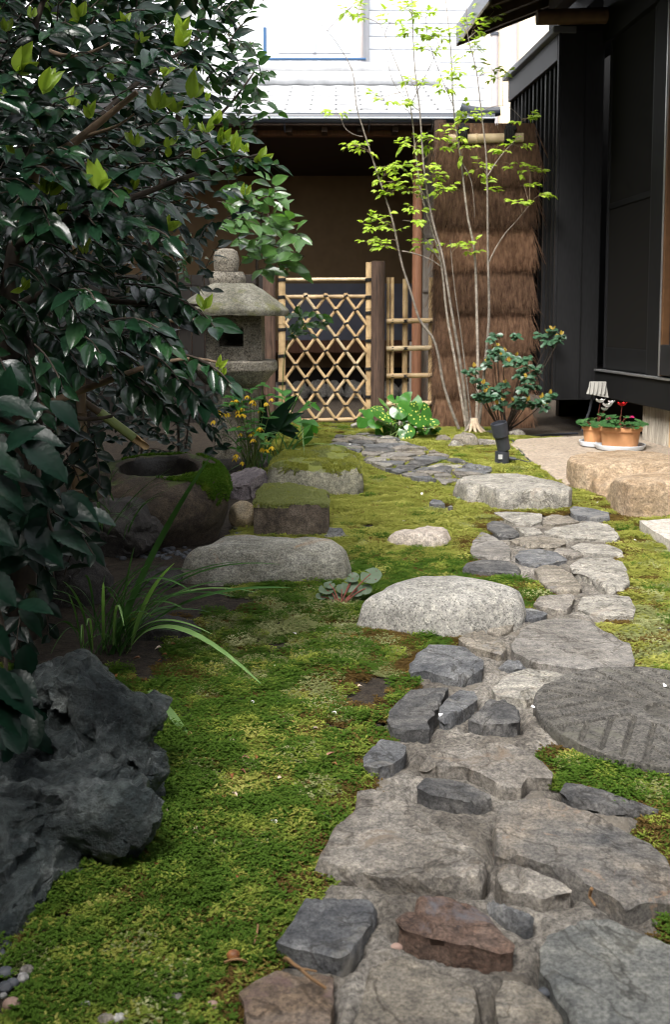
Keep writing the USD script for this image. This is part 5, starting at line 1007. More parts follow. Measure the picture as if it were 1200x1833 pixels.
# young shoots
SH = [(80, 155, 2.2, 1.25), (28, 118, 2.3, 1.3), (90, 330, 2.2, .95), (178, 330, 2.15, 1.05), (82, 335, 2.2, .8), (75, 215, 2.2, .7), (160, 200, 2.25, .75), (295, 125, 2.3, .85), (285, 185, 2.25, .85), (345, 162, 2.3, 1.), (322, 70, 2.6, .9), (395, 245, 2.5, .85), (418, 260, 2.5, .8), (462, 280, 2.6, .8), (368, 225, 2.5, .7), (365, 542, 2.4, .7), (45, 505, 2.3, .7), (388, 645, 2.3, .55), (395, 662, 2.3, .5), (320, 50, 2.7, .8), (222, 30, 2.5, .6), (105, 370, 2.3, .5), (340, 320, 2.7, .6), (10, 45, 2.4, .6), (440, 335, 2.9, .6)]
P, D, N_, S = [], [], [], []
SH += [(x_, y_, Y_, .45 + .35 * ((k_ * 37) % 10) / 10) for k_, (x_, y_, Y_) in enumerate([(250, 60, 2.4), (140, 20, 2.4), (60, 20, 2.4), (200, 130, 2.3), (240, 250, 2.3), (300, 250, 2.4), (330, 220, 2.4), (350, 280, 2.5), (130, 180, 2.2), (20, 260, 2.3), (265, 100, 2.4), (310, 190, 2.4), (440, 262, 2.55), (425, 300, 2.6), (385, 210, 2.5), (230, 330, 2.3), (150, 440, 2.3), (300, 400, 2.5), (10, 180, 2.3), (345, 130, 2.5), (370, 170, 2.5)])]
for x, y, Y, s in SH:
    c = at(x, y + 12, Y); k = 4 if s > .6 else 3
    for j in range(k): P.append(c + g.normal(0, .004, 3)); D.append(nrm(np.array([.25, -.15, .9]) + g.normal(0, .42, 3))); N_.append(cam_dir(c) + g.normal(0, .45, 3)); S.append(.060 * s * g.uniform(.7, 1.1))
put_leaves(cm, [leaf_tpl(7, 'lance', .3, -.05, 0, .02, 1), leaf_tpl(7, 'lance', .22, .25, 0, .02, 2)], 'shoot', P, D, N_, S, .85, 120, 'young_leaf', 5)

# serrated-leaf shrub in the left foreground
ho = thing('serrated_shrub', 'out-of-focus shrub with big dark toothed leaves hanging in at the left edge', 'shrub')
for pts, r in [([(-150, 760, 1.75), (-20, 745, 1.69), (60, 800, 1.69), (75, 880, 1.69), (95, 960, 1.69)], [.007, .003]), ([(-120, 1000, 1.69), (-20, 1060, 1.62), (10, 1160, 1.62), (5, 1260, 1.62)], [.006, .003]), ([(-150, 700, 1.75), (-40, 720, 1.69), (20, 730, 1.62)], [.006, .003])]: obj('stem', br_(pts, r), 'bark_dark', ho, smooth=True)
HL = [(-10, 742, 20, -.25, 1.25, 82), (-15, 716, 65, .2, 1.2, 75), (20, 775, 105, -.03, 1.2, 82), (-20, 772, 45, -.12, 1.2, 70), (40, 790, 75, .6, 1.15, 90), (-30, 790, 30, .55, 1.15, 80), (95, 905, 85, .12, 1.2, 70), (110, 882, 50, .7, 1.2, 78), (-30, 850, 40, .4, 1.15, 80), (45, 850, 45, .9, 1.2, 55), (60, 870, 25, .8, 1.25, 55), (85, 900, -5, 1.3, 1.25, 55), (45, 945, 80, .4, 1.2, 80), (90, 955, 60, .25, 1.2, 70), (-20, 870, 35, .7, 1.2, 70), (50, 920, 20, 1.2, 1.3, 60), (-30, 960, 40, .1, 1.2, 60),
      (-30, 1020, 55, .9, 1.15, 75), (-30, 1060, 45, .1, 1.2, 70), (-40, 1110, 55, .8, 1.15, 75), (-40, 1200, 60, .35, 1.1, 80), (-20, 1205, 95, .55, 1.1, 95), (-30, 1240, 60, .75, 1.1, 85), (-60, 1300, 60, .3, 1.15, 70), (-60, 1160, 50, .6, 1.1, 70), (-50, 920, 30, .5, 1.15, 80)]
P, D, N_, S = [], [], [], []
for x, y, dx, sl2, Y, Lp in HL:
    dd = nrm([1. * np.sign(dx + .01), -.25, -sl2]); Y *= 1.35; c = at(x, y, Y); P.append(c); D.append(dd + g.normal(0, .05, 3)); N_.append(nrm([.1, -.55, .75]) + g.normal(0, .2, 3)); S.append(Lp * 1.22 / FOC * Y)
    if x > -45 or y > 1000: P.append(c + g.normal(0, .035, 3) + [0, .05, .02]); D.append(nrm([g.normal(.4, .7), -.2, g.normal(-.3, .5)])); N_.append(nrm([.1, -.5, .8]) + g.normal(0, .3, 3)); S.append(Lp * .95 / FOC * Y)
put_leaves(ho, [leaf_tpl(17, 'camel', .13, .12 + .1 * s, .06, 0., s) for s in range(3)], 'holly', P, D, N_, S, g.uniform(.85, 1.05, len(P)), 300, 'leaf', 6)
P, D, N_, S = [], [], [], []
for _ in range(170):
    c = at(g.uniform(-320, 75), g.uniform(720, 1330), g.uniform(1.75, 2.3)); P.append(c); D.append(nrm([g.normal(.5, .5), g.normal(-.2, .4), g.normal(-.4, .4)])); N_.append([g.normal(.1, .3), g.normal(-.4, .3), .8]); S.append(g.uniform(.06, .085))
put_leaves(ho, [leaf_tpl(11, 'oval', .10, .15, .06, 0., 4)], 'holly', P, D, N_, S, .9, 0, 'leaf', 7, 'inner_foliage')

# evergreen behind (small bright leaves against the white house)
def bush(name, lab, cat, poly, step, Yr, L, m, seed, nl=(6, 9), length=.2, stems=(), maxp=300, tp='lance', up=.5, cam=.5, hubp=None, bark='bark_dark', ws=1., fold=.15):
    t = thing(name, lab, cat); g = rng(seed); tw = []; cl = []
    for pts, r in stems: obj('stem', br_(pts, r), bark, t, smooth=True)
    for x, y in scatter(polymask(poly), step, seed): c = at(x, y, g.uniform(*Yr)); cl.append((c, nrm(g.normal(0, .7, 3) + [.3, -.4, .1])))
    a = cloud(cl, g, nl, length, L, tw, up=up, cam=cam); put_leaves(t, [leaf_tpl(5, tp, fold, .15, 0, .0, s) for s in range(2)], m, a[0], a[1], a[2], a[3], ws, maxp, 'leaf', seed)
    obj('twigs', tw, bark, t, smooth=True, kind='stuff'); return t
bush('evergreen_tree', 'small-leaved green tree behind the camellia in front of the white house', 'tree', [(200, -100), (425, -100), (440, 60), (475, 100), (480, 140), (450, 165), (470, 200), (440, 250), (420, 330), (330, 260), (300, 120)], 23, (4.4, 5.4), .075, 'bush_green', 201, stems=[([(260, 520, 5.0), (300, 300, 5.0), (340, 120, 4.9), (380, -60, 4.9)], [.025, .008]), ([(300, 300, 5.0), (400, 200, 4.8), (455, 130, 4.8)], [.012, .004])], length=.22)
bush('lime_tree', 'bright lime-green leafy branch at the very top left behind the camellia', 'tree', [(-40, -80), (90, -80), (80, 40), (-40, 60)], 26, (3.6, 4.2), .05, 'bush_lime', 202, stems=[([(-60, 200, 4.0), (0, 60, 4.0), (60, -60, 4.0)], [.01, .004])], length=.2)
bush('laurel_shrub', 'shrub with pale broad leaves just above the stone lantern', 'shrub', [(420, 345), (500, 330), (520, 375), (535, 430), (535, 480), (470, 492), (430, 430), (400, 360)], 22, (6.9, 7.4), .15, 'aucuba', 203, nl=(4, 6), length=.22, stems=[([(470, 780, 7.3), (465, 600, 7.3), (460, 480, 7.2), (470, 380, 7.1)], [.02, .008])], tp='lance')
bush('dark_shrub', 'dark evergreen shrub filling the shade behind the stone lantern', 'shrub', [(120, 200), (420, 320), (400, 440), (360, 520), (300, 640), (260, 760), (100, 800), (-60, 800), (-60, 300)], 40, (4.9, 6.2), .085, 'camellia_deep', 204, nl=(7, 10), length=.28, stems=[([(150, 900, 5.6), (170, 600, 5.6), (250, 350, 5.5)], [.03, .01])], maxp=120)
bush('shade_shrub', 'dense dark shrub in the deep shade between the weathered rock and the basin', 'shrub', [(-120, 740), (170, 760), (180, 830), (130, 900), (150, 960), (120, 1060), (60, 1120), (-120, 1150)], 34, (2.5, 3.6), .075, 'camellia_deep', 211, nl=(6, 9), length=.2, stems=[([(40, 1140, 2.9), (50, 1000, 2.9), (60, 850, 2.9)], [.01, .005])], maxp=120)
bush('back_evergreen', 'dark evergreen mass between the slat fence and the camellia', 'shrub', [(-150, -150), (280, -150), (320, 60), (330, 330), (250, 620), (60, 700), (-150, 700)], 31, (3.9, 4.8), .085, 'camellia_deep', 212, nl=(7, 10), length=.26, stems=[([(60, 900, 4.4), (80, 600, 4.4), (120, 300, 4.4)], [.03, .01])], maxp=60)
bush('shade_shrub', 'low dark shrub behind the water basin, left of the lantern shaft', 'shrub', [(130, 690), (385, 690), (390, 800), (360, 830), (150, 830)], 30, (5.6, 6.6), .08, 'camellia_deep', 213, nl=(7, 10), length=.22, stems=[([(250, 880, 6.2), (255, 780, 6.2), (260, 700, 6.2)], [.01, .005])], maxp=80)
bush('nandina', 'feathery bright green shrub left of the lantern finial', 'shrub', [(290, 420), (350, 410), (350, 470), (300, 490), (260, 450)], 20, (5.4, 5.8), .05, 'bush_green', 205, nl=(7, 9), length=.14, stems=[([(320, 820, 5.7), (318, 600, 5.7), (316, 440, 5.6)], [.008, .004])])
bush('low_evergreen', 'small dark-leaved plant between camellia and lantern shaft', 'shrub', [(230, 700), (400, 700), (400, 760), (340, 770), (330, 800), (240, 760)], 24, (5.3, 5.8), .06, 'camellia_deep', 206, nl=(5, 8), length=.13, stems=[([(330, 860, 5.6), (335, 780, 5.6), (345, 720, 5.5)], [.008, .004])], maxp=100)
bush('lattice_vine', 'light green leafy shoot beside the lantern roof in front of the lattice', 'plant', [(515, 555), (575, 560), (580, 590), (520, 600)], 17, (7.6, 7.9), .085, 'bush_green', 207, nl=(5, 7), length=.1, stems=[([(505, 760, 7.8), (508, 650, 7.8), (530, 580, 7.8)], [.005, .003])], bark='stem_green')
bush('broad_plant', 'low plant with broad soft leaves at the foot of the lattice gate', 'plant', [(500, 715), (570, 720), (560, 760), (500, 755)], 24, (7.0, 7.4), .13, 'yellow_plant', 208, nl=(3, 5), length=.12, bark='stem_green')
# dark strap leaves beside the shaft
asp = thing('aspidistra', 'dark broad strap leaves standing right of the lantern shaft', 'plant')
P, D, N_, S = [], [], [], []
for x, y, dx, dz, L in [(480, 790, .35, 1., .36), (470, 790, -.1, 1., .3), (485, 760, 1., -.05, .2), (490, 760, .9, -.35, .2), (475, 780, .6, .6, .3)]: P.append(at(x, y, 6.75)); D.append([dx, -.2, dz]); N_.append([-.3, -.6, .6]); S.append(L)
put_leaves(asp, [leaf_tpl(8, 'narrow', .12, .35, 0, 0, 1)], 'camellia', P, D, N_, S, 1.15, 30, 'leaf', 8)

# ------------------------------------------------------------------ young tree with spring leaves
TY = 8.45; yt = thing('young_tree', 'slender many-stemmed young tree with fresh yellow-green leaves before the brushwood screen', 'tree')
ST = [([(822, 768), (795, 690), (778, 610), (752, 574), (735, 520), (721, 478), (703, 395), (676, 312), (650, 230), (638, 190), (634, 140), (602, 76), (572, 42)], .017, .003), ([(836, 770), (815, 645), (800, 560), (790, 470), (770, 400), (755, 350), (745, 280), (735, 190), (700, 90), (682, 45)], .017, .003), ([(840, 772), (826, 660), (806, 540), (793, 460), (776, 400), (760, 310), (752, 200), (742, 110), (738, -20)], .018, .004),
      ([(846, 775), (838, 700), (826, 600), (813, 505), (806, 430)], .011, .003), ([(852, 775), (856, 660), (854, 560), (850, 450), (838, 390), (826, 290), (812, 190), (808, 100), (795, -20)], .019, .004), ([(857, 770), (868, 660), (876, 560), (874, 460), (872, 300), (862, 200), (852, 120), (838, 65), (835, -20)], .018, .003),
      ([(790, 470), (764, 430), (745, 400), (722, 395)], .007, .003), ([(876, 470), (900, 425), (930, 390), (948, 368)], .008, .002), ([(874, 315), (897, 280), (930, 245)], .007, .002), ([(826, 290), (845, 330), (850, 390)], .005, .002), ([(776, 400), (740, 320), (715, 300)], .006, .002), ([(720, 450), (760, 460), (793, 480)], .007, .004), ([(838, 70), (860, 50), (885, 20)], .006, .002), ([(812, 190), (780, 110), (765, 60)], .005, .002), ([(650, 245), (620, 232), (612, 215)], .004, .002), ([(735, 190), (765, 130), (800, 60)], .005, .002), ([(752, 200), (700, 135), (690, 60)], .004, .0015), ([(862, 200), (900, 190), (935, 215)], .004, .0015)]
for k, (pts, r0, r1) in enumerate(ST):
    obj('trunk' if k < 6 else 'branch', tube([at(x, y, TY + (.10 * math.sin(k * 2.1)) * min(1, (775 - y) / 200.)) for x, y in pts], [r0 * .8, r1 * .8], 8, n=40), 'bark_pale', yt, smooth=True)
for k in range(9):
    a_ = at(848, 770, TY); ang_ = -2.6 + k * .55; e = a_ + [.16 * math.cos(ang_), .16 * math.sin(ang_) * .8, -.10]; e[2] = -.01
    obj('root', tube([a_ + [0.02 * math.cos(ang_), 0, .10], a_ * [1, 1, 0] + [.06 * math.cos(ang_), .05 * math.sin(ang_), .05], e], [.02, .008], 7, n=8), 'root_pale' if k in (1, 2, 3, 4) else 'bark_pale', yt, smooth=True)
SPR = [(600, 205), (640, 262), (657, 268), (690, 298), (718, 296), (738, 322), (682, 395), (668, 412), (692, 440), (748, 252), (722, 262), (760, 300), (790, 262), (812, 240), (700, 328), (735, 345), (772, 318), (830, 268), (850, 212), (848, 55), (872, 38), (815, 130), (790, 60), (762, 30), (720, 14), (684, 178), (738, 150), (940, 216), (926, 300), (904, 272), (938, 332), (966, 350), (950, 308), (820, 440), (842, 450), (870, 338), (802, 336), (628, 14), (642, 30), (738, 58), (770, 90), (780, 68), (826, 45), (862, 14), (925, 262), (660, 435), (706, 410), (755, 440), (742, 400), (860, 300), (838, 205), (770, 250), (704, 345), (716, 190), (878, 130), (900, 140), (745, 375), (690, 310), (735, 20), (700, 40), (930, 365), (800, 155), (850, 90), (790, 340)]
g = rng(33); P, D, N_, S, tw = [], [], [], [], []
stem_pts = np.vstack([catmull(np.array(s[0], float), 40) for s in ST])
for x, y in SPR:
    c = at(x, y, TY + g.normal(0, .10)); q = stem_pts[np.argmin(np.hypot(*(stem_pts - [x, y + 14]).T))]; b = at(q[0], q[1], TY)
    if np.linalg.norm(c - b) > .02: tw.append(tube([b, (b + c) / 2 + [0, 0, .012], c], [.0032, .0018], 5, n=6))
    for j in range(int(g.integers(4, 8))):           # several compound leaves of narrow leaflets
        ax = nrm([g.normal(0, .9), g.normal(-.1, .6), g.normal(.12, .22)]); ln = g.uniform(.05, .13); st = c + g.normal(0, .012, 3); tw.append(tube([st, st + ax * ln], [.0016, .001], 4, cap=False)); sd = nrm(np.cross(ax, [0, 0, 1.0]))
        for t_, sg, an in ((.5, 1, .9), (.5, -1, .9), (.95, 1, .75), (.95, -1, .75), (1., 0, 0)):
            P.append(st + ax * ln * t_); D.append(ax * math.cos(an) + sd * sg * math.sin(an) + [0, 0, -.12 + g.normal(0, .12)]); N_.append([g.normal(0, .3), -.45 + g.normal(0, .3), .8]); S.append(g.uniform(.045, .074))
put_leaves(yt, [leaf_tpl(5, 'lance', .15, .15, 0, 0, 1), leaf_tpl(5, 'lance', .22, .25, 0, 0, 1)], 'maple_leaf', P, D, N_, S, .95, 300, 'leaf', 9)
obj('twigs', tw, 'bark_twig', yt, smooth=True, kind='stuff')

# rhododendron
RY = 8.15; rh = thing('rhododendron', 'small rhododendron bush with blue-green leaf whorls and rusty tips in front of the screen', 'shrub')
RS = [(990, 592), (968, 600), (1005, 602), (980, 612), (905, 632), (880, 638), (893, 622), (925, 640), (945, 640), (852, 680), (848, 660), (865, 690), (885, 695), (905, 688), (880, 708), (898, 705), (868, 705), (960, 660), (952, 672), (958, 690), (945, 690), (970, 715), (985, 708), (960, 722), (930, 715), (975, 728), (945, 720), (912, 650), (890, 600), (925, 600), (945, 655), (872, 650), (935, 665), (855, 705), (900, 720)]
g = rng(44); P, D, N_, S, P2_, D2, N2, S2 = [], [], [], [], [], [], [], []; b0 = gp(900, 770) + [0, -.1, 0]
RS += [(x_ + dx_, y_ + dy_) for x_, y_ in RS[::2] for dx_, dy_ in ((-9, 6),)]
for k, (x, y) in enumerate(RS):
    c = at(x, y, RY + g.normal(0, .12))
    if k % 2 == 0: obj('stem', tube([b0 + g.normal(0, .02, 3) * [1, 1, 0], (b0 + c) / 2 + [0, .05, -.05], c], [.006, .003], 6, n=10), 'bark_dark', rh, smooth=True)
    for j in range(13):
        a = j * .8 + g.normal(0, .2); d = np.array([math.cos(a), math.sin(a) * .9, g.uniform(-.7, .35)]); P.append(c + [0, 0, -.02 * (j > 7)] + g.normal(0, .006, 3)); D.append(d); N_.append([d[0] * .4 + g.normal(0, .3), -.8 + g.normal(0, .3), .8]); S.append(g.uniform(.045, .068))
    if g.random() < .28:
        for j in range(3): P2_.append(c + [0, 0, .01]); D2.append(nrm([g.normal(0, .5), g.normal(0, .5), 1.])); N2.append([0, -1, .3]); S2.append(g.uniform(.03, .05))
put_leaves(rh, [leaf_tpl(5, 'obo', .1, .12, 0, 0, 1)], 'rhodo', P, D, N_, S, 1.05, 300, 'leaf', 10); put_leaves(rh, [leaf_tpl(5, 'lance', .2, 0, 0, 0, 1)], 'rhodo_tip', P2_, D2, N2, S2, 1., 80, 'young_leaf', 11)

# leopard plant
def round_tpl(n=16, cup=.10, notch=.5):
    a = np.linspace(math.pi + notch * .5, 3 * math.pi - notch * .5, n); V = [(0.42, 0, -.02)]
    for r, z in ((.5, cup * .3), (1., cup)):
        for t in a: V.append((.42 + .5 * r * math.cos(t) * .95, .5 * r * math.sin(t) * 1.08, z + .03 * math.sin(t * 4) * r))
    F = [[0, 1 + i, 2 + i] for i in range(n - 1)] + sum([[[1 + i, 1 + n + i, 2 + n + i], [1 + i, 2 + n + i, 2 + i]] for i in range(n - 1)], [])
    return np.array(V), np.array(F)
lp_ = thing('leopard_plant', 'clump of round glossy leaves splashed with yellow dots beside the gate post', 'plant')
g = rng(55); LL = [(652, 748, .15, 0), (655, 735, .10, 1), (690, 738, .2, 1), (683, 755, .14, 1), (688, 777, .17, 0), (715, 735, .13, 1), (735, 720, .16, 0), (690, 722, .12, 0), (708, 717, .12, 0), (753, 740, .19, 1), (735, 750, .12, 1), (712, 780, .17, 1), (722, 765, .12, 1), (765, 758, .16, 1), (762, 772, .13, 1), (745, 780, .12, 0), (735, 790, .13, 1), (772, 765, .13, 1), (700, 760, .12, 1), (725, 740, .12, 0), (748, 725, .1, 0), (672, 757, .1, 0), (728, 772, .12, 1), (777, 770, .1, 1)]
b0 = gp(715, 790) + [0, .15, 0]; PP = {0: [[], [], [], []], 1: [[], [], [], []]}
for x, y, s, k in LL:
    c = at(x, y, 8.15 + g.normal(0, .1)); nn = nrm([g.normal(0, .3), -.75 + g.normal(0, .2), .75]); d = nrm(np.cross(nn, [1, .0, 0]) * -1 + g.normal(0, .5, 3)); obj('stalk', tube([b0 + g.normal(0, .05, 3) * [1, 1, 0], (b0 + c) / 2 + [0, 0, .04], c], [.005, .004], 6, n=8), 'stem_green', lp_, smooth=True)
    s *= 1.2
    for a_, v_ in zip(PP[k], (c - d * s * .4, d, nn, s)): a_.append(v_)
for k in (0, 1): put_leaves(lp_, [round_tpl(), round_tpl(16, -.08)], ['leopard_plain', 'leopard'][k], *PP[k], 1., 40, 'leaf', 12 + k)
# saxifrages
def sax(lab, pts, Y0, seed):
    t = thing('saxifrage', lab, 'plant'); g = rng(seed); b = gp(*pts[0]) ; P, D, N_, S = [], [], [], []
    for x, y, s in pts[1:]:
        gq = gp(x, y); c = at(x, y, max(b[1] + .02 - (y - pts[0][1]) * .0008, b[1] - .2)); nn = nrm([g.normal(0, .25), -.5, .8]); d = nrm([g.normal(0, .7), -.3, -.15]); P.append(c - d * s * .4); D.append(d); N_.append(nn); S.append(s)
        obj('stalk', tube([b + g.normal(0, .012, 3) * [1, 1, 0], (b + c) / 2 + [0, 0, .012], c], [.0022, .0016], 6, n=7), 'stem_red', t, smooth=True)
    put_leaves(t, [round_tpl(16, .1, .3), round_tpl(16, -.1, .3)], 'saxifrage', P, D, N_, S, 1., 40, 'leaf', seed)
sax('red-stalked round-leaved plant with dark veins left of the granite stepping stone', [(612, 1090), (664, 1027, .075), (585, 1056, .055), (602, 1070, .055), (625, 1045, .06), (640, 1055, .05), (655, 1053, .045), (620, 1085, .055), (600, 1097, .04), (590, 1045, .04), (632, 1035, .045), (575, 1068, .035), (612, 1055, .04), (610, 1080, .05)], 3., 71)
sax('small pair of round red-stalked leaves at the foot of the granite stone', [(768, 1142), (742, 1142, .035), (776, 1132, .04), (770, 1150, .045), (752, 1138, .025)], 2.8, 72)
sax('lone broad veined leaf on red stalks at the left end of the pale stepping stone', [(838, 898), (852, 884, .11), (830, 893, .05), (845, 895, .05), (822, 895, .04)], 5.4, 73)

# sedge and grasses
def blade(base, tip, lift, w, twist=0., n=14):
    b, e = np.asarray(base, float), np.asarray(tip, float); c = (b + e) / 2 + [0, 0, lift] + (b - e) * [.18, .18, 0]; t = np.linspace(0, 1, n)[:, None]; P = b * (1 - t) ** 2 + 2 * c * t * (1 - t) + e * t * t
    T = nrm(np.gradient(P, axis=0)); s = nrm(np.cross(T, nrm(np.array([0, -.5, .85]) + np.array([twist, 0, 0])))); ww = w * np.sqrt(np.clip(np.minimum(1, (1 - t) * 2.6), .02, 1)) * np.clip(.55 + t * 3, 0, 1)
    up = np.cross(s, T); V = np.stack([P - s * ww, P - up * ww * .35, P + s * ww], 1).reshape(-1, 3); F = []
    for i in range(n - 1):
        for k in (0, 1): a = i * 3 + k; F += [[a, a + 3, a + 4], [a, a + 4, a + 1]]
    return V, np.array(F)
sg_ = thing('sedge_tuft', 'long arching sedge tuft between the weathered rock and the long boulder', 'grass')
B0 = lambda x: gp(x, 1172)
BL = [(225, 467, 1223, 2.05, .17, .007, 1), (222, 520, 1052, 2.45, .10, .0065, 0), (210, 420, 1068, 2.5, .13, .005, 0), (200, 378, 815, 2.75, .0, .0105, 0), (230, 312, 1008, 2.4, .04, .0075, 1), (205, 500, 1010, 2.7, .16, .004, 0), (190, 345, 1060, 2.3, .20, .004, 0), (200, 460, 1060, 2.55, .14, .0035, 1), (180, 300, 1035, 2.35, .10, .0035, 0), (195, 430, 1005, 2.7, .12, .0035, 0), (215, 380, 1135, 2.3, .10, .0035, 1), (180, 185, 1042, 2.2, .03, .005, 1), (165, 112, 1040, 2.2, .05, .003, 0), (200, 222, 1120, 2.2, .15, .0035, 1), (160, 155, 1120, 2.1, .06, .003, 1), (175, 150, 1030, 2.4, .12, .0035, 0), (210, 240, 980, 2.5, .02, .007, 0), (140, 120, 1060, 2.3, .02, .0025, 0), (185, 265, 1010, 2.4, .06, .004, 0), (195, 360, 1020, 2.55, .09, .004, 0), (210, 330, 1090, 2.4, .12, .004, 0), (150, 145, 1150, 2.1, .09, .0025, 1), (220, 400, 1040, 2.5, .08, .005, 0), (200, 270, 1100, 2.3, .07, .004, 0)]
for k, (bx_, tx, ty, Y, lf, w, pale_) in enumerate(BL): obj('blade', blade(B0(bx_) + [0, .02 * (k % 3), 0], at(tx, ty, Y), lf, w, (k % 5 - 2) * .12), 'sedge_pale' if pale_ else 'sedge', sg_, smooth=True)
g = rng(91)
for k in range(34):
    b = B0(g.uniform(140, 235)) + [0, g.uniform(-.02, .12), 0]; a = g.uniform(-2.4, .9); r = g.uniform(.12, .34); obj('blade', blade(b, b + [r * math.cos(a), r * math.sin(a) * .6, g.uniform(.03, .26)], g.uniform(.05, .16), g.uniform(.002, .0042), g.normal(0, .3)), 'sedge', sg_, smooth=True)
obj('blade', blade(gp(268, 1235, .03), gp(348, 1330, .004), .012, .010), 'sedge_pale', sg_, smooth=True, label='fallen blade bent over the rock'); obj('dry_tip', blade(gp(335, 1310, .01), gp(352, 1335, .004), .004, .007), 'dead_blade', sg_, smooth=True)
s2 = thing('sedge_tuft', 'thin shaded sedge arching beside the water basin', 'grass')
for k in range(22):
    b = gp(190, 990) + [g.uniform(-.08, .08), g.uniform(-.05, .1), 0]; tx, ty = g.uniform(150, 320), g.uniform(830, 960); obj('blade', blade(b, at(tx, ty, 3.6 + g.normal(0, .1)), g.uniform(.05, .16), g.uniform(.002, .004), g.normal(0, .3)), 'sedge', s2, smooth=True)
s3 = thing('grass_tuft', 'arching strap-leaved grass between the lantern and the mossy rock', 'grass')
for k in range(30):
    b = gp(462, 850) + [g.uniform(-.10, .22), g.uniform(-.05, .35), 0]; a = g.uniform(-.9, .9) + (.2 if k % 2 else 0); r = g.uniform(.2, .5); obj('blade', blade(b, b + [r * math.sin(a), -.15 * g.random(), g.uniform(.12, .45) - .25 * abs(math.sin(a))], g.uniform(.05, .18), g.uniform(.004, .007), g.normal(0, .3)), 'sedge', s3, smooth=True)
for bx_, by, tx, ty, lf in [(490, 810, 535, 888, .12), (500, 800, 558, 858, .1), (505, 795, 610, 842, .06), (520, 800, 640, 803, .05), (540, 770, 545, 815, .2), (555, 765, 640, 765, .04), (560, 765, 660, 778, .03), (500, 790, 470, 700, .0), (505, 800, 545, 690, .02), (480, 830, 460, 760, .02), (500, 780, 525, 720, .02)]:
    obj('blade', blade(gp(bx_, by) * [1, .96, 1], at(tx, ty, 5.6 if ty > 800 else 6.3), lf, .006), 'sedge_pale' if ty > 780 else 'sedge', s3, smooth=True)
# yellow-flowered plant
yp = thing('yellow_flower_plant', 'plant with whorled light green leaves and drooping yellow flowers before the lantern shaft', 'plant')
g = rng(66); YY = 6.05; b0 = gp(450, 850); P, D, N_, S, P2_, D2, N2, S2 = [], [], [], [], [], [], [], []
for x, y, fl in [(470, 690, 0), (428, 702, 1), (455, 715, 1), (475, 710, 1), (408, 725, 1), (415, 712, 0), (432, 722, 1), (465, 735, 0), (480, 750, 0), (440, 765, 1), (455, 770, 1), (425, 770, 0), (465, 778, 0), (478, 780, 0), (432, 788, 0), (425, 805, 1), (475, 795, 1), (445, 700, 0), (392, 728, 1), (428, 730, 1), (450, 755, 0), (440, 740, 0), (462, 760, 1)]:
    c = at(x, y, YY + g.normal(0, .08)); obj('stem', tube([b0 + g.normal(0, .03, 3) * [1, 1, 0], (b0 + c) / 2 + [.01, 0, .03], c], [.0042, .0022], 6, n=9), 'stem_green', yp, smooth=True)
    for j in range(5): a = j * 1.26 + g.normal(0, .2); P.append(c); D.append([math.cos(a), math.sin(a), g.uniform(-.2, .5)]); N_.append([0, -.4, 1.]); S.append(g.uniform(.04, .075))
    if fl:
        for q in range(3):
            f = c + g.normal(0, .025, 3) + [0, -.03, -.025]
            for j in range(5): a = j * 1.26 + g.normal(0, .2); P2_.append(f); D2.append([math.cos(a) * .8, math.sin(a) * .8 - .1, -.6]); N2.append([math.cos(a), math.sin(a), .6]); S2.append(g.uniform(.026, .04))
put_leaves(yp, [leaf_tpl(5, 'lance', .15, .2, 0, 0, 1)], 'yellow_plant', P, D, N_, S, 1., 200, 'leaf', 14); put_leaves(yp, [leaf_tpl(4, 'lance', .1, .2, 0, 0, 1)], 'petal_yellow', P2_, D2, N2, S2, .9, 240, 'petal', 15)

# ------------------------------------------------------------------ pots and lamps
for nm, lab, (x, y), r, h, seed in [('flower_pot', 'larger terracotta pot with red cyclamen on a white saucer', (1110, 803), .145, .165, 1), ('flower_pot', 'smaller terracotta pot with white cyclamen, half behind the larger pot', (1069, 797), .105, .15, 2)]:
    t, b, r, h, g = flower_pot(nm, lab, gp(x, y, .046), r, h, None, seed, .04)
    P, D, N_, S = [], [], [], []
    for k in range(46 if seed == 1 else 30):
        a = g.uniform(0, 6.28); rr = r * 1.05 * math.sqrt(g.random()); c = b + [rr * math.cos(a), rr * math.sin(a), h + g.uniform(.01, .09) * (1.2 - rr / r)]; d = nrm([math.cos(a), math.sin(a), -.2]); P.append(c); D.append(d); N_.append([math.cos(a) * .4, math.sin(a) * .4 - .3, .9]); S.append(g.uniform(.05, .08))
        if k % 3 == 0: obj('stalk', tube([b + [rr * .3 * math.cos(a), rr * .3 * math.sin(a), h * .9], c], [.002, .0015], 5), 'stem_red', t, smooth=True)
    put_leaves(t, [round_tpl(12, .1, .6)], 'cyclamen', P, D, N_, S, .9, 60, 'leaf', seed + 20)
    for x2, y2, mcol, s in ([(1114, 727, 'petal_red', 1.), (1090, 748, 'petal_magenta', .5), (1117, 767, 'petal_magenta', .7), (1131, 745, 'petal_magenta', .5)] if seed == 1 else [(1075, 721, 'petal_white', 1.), (1088, 729, 'petal_white', 1.1), (1083, 735, 'petal_white', .8), (1095, 722, 'petal_white', .7)]):
        c = at(x2, y2, b[1] - .02); c0 = b + [0, 0, h]; fl = obj('flower_stalk', tube([c0, (c0 + c) / 2 + [0, 0, .02], c], [.0022, .0018], 5, n=7), 'stem_red', t, smooth=True)
        for j in range(6):
            a = j * 1.05; q = place(leaf_tpl(5, 'oval', .15, -.3, 0, .03, j), np.array([c]), np.array([[math.cos(a) * .7, math.sin(a) * .7, .95 if y2 < 740 else -.3]]), np.array([[math.cos(a), math.sin(a) - .3, -.5]]), .045 * s)[0]; obj('petal', (q, leaf_tpl(5)[1]), mcol, fl, smooth=True)
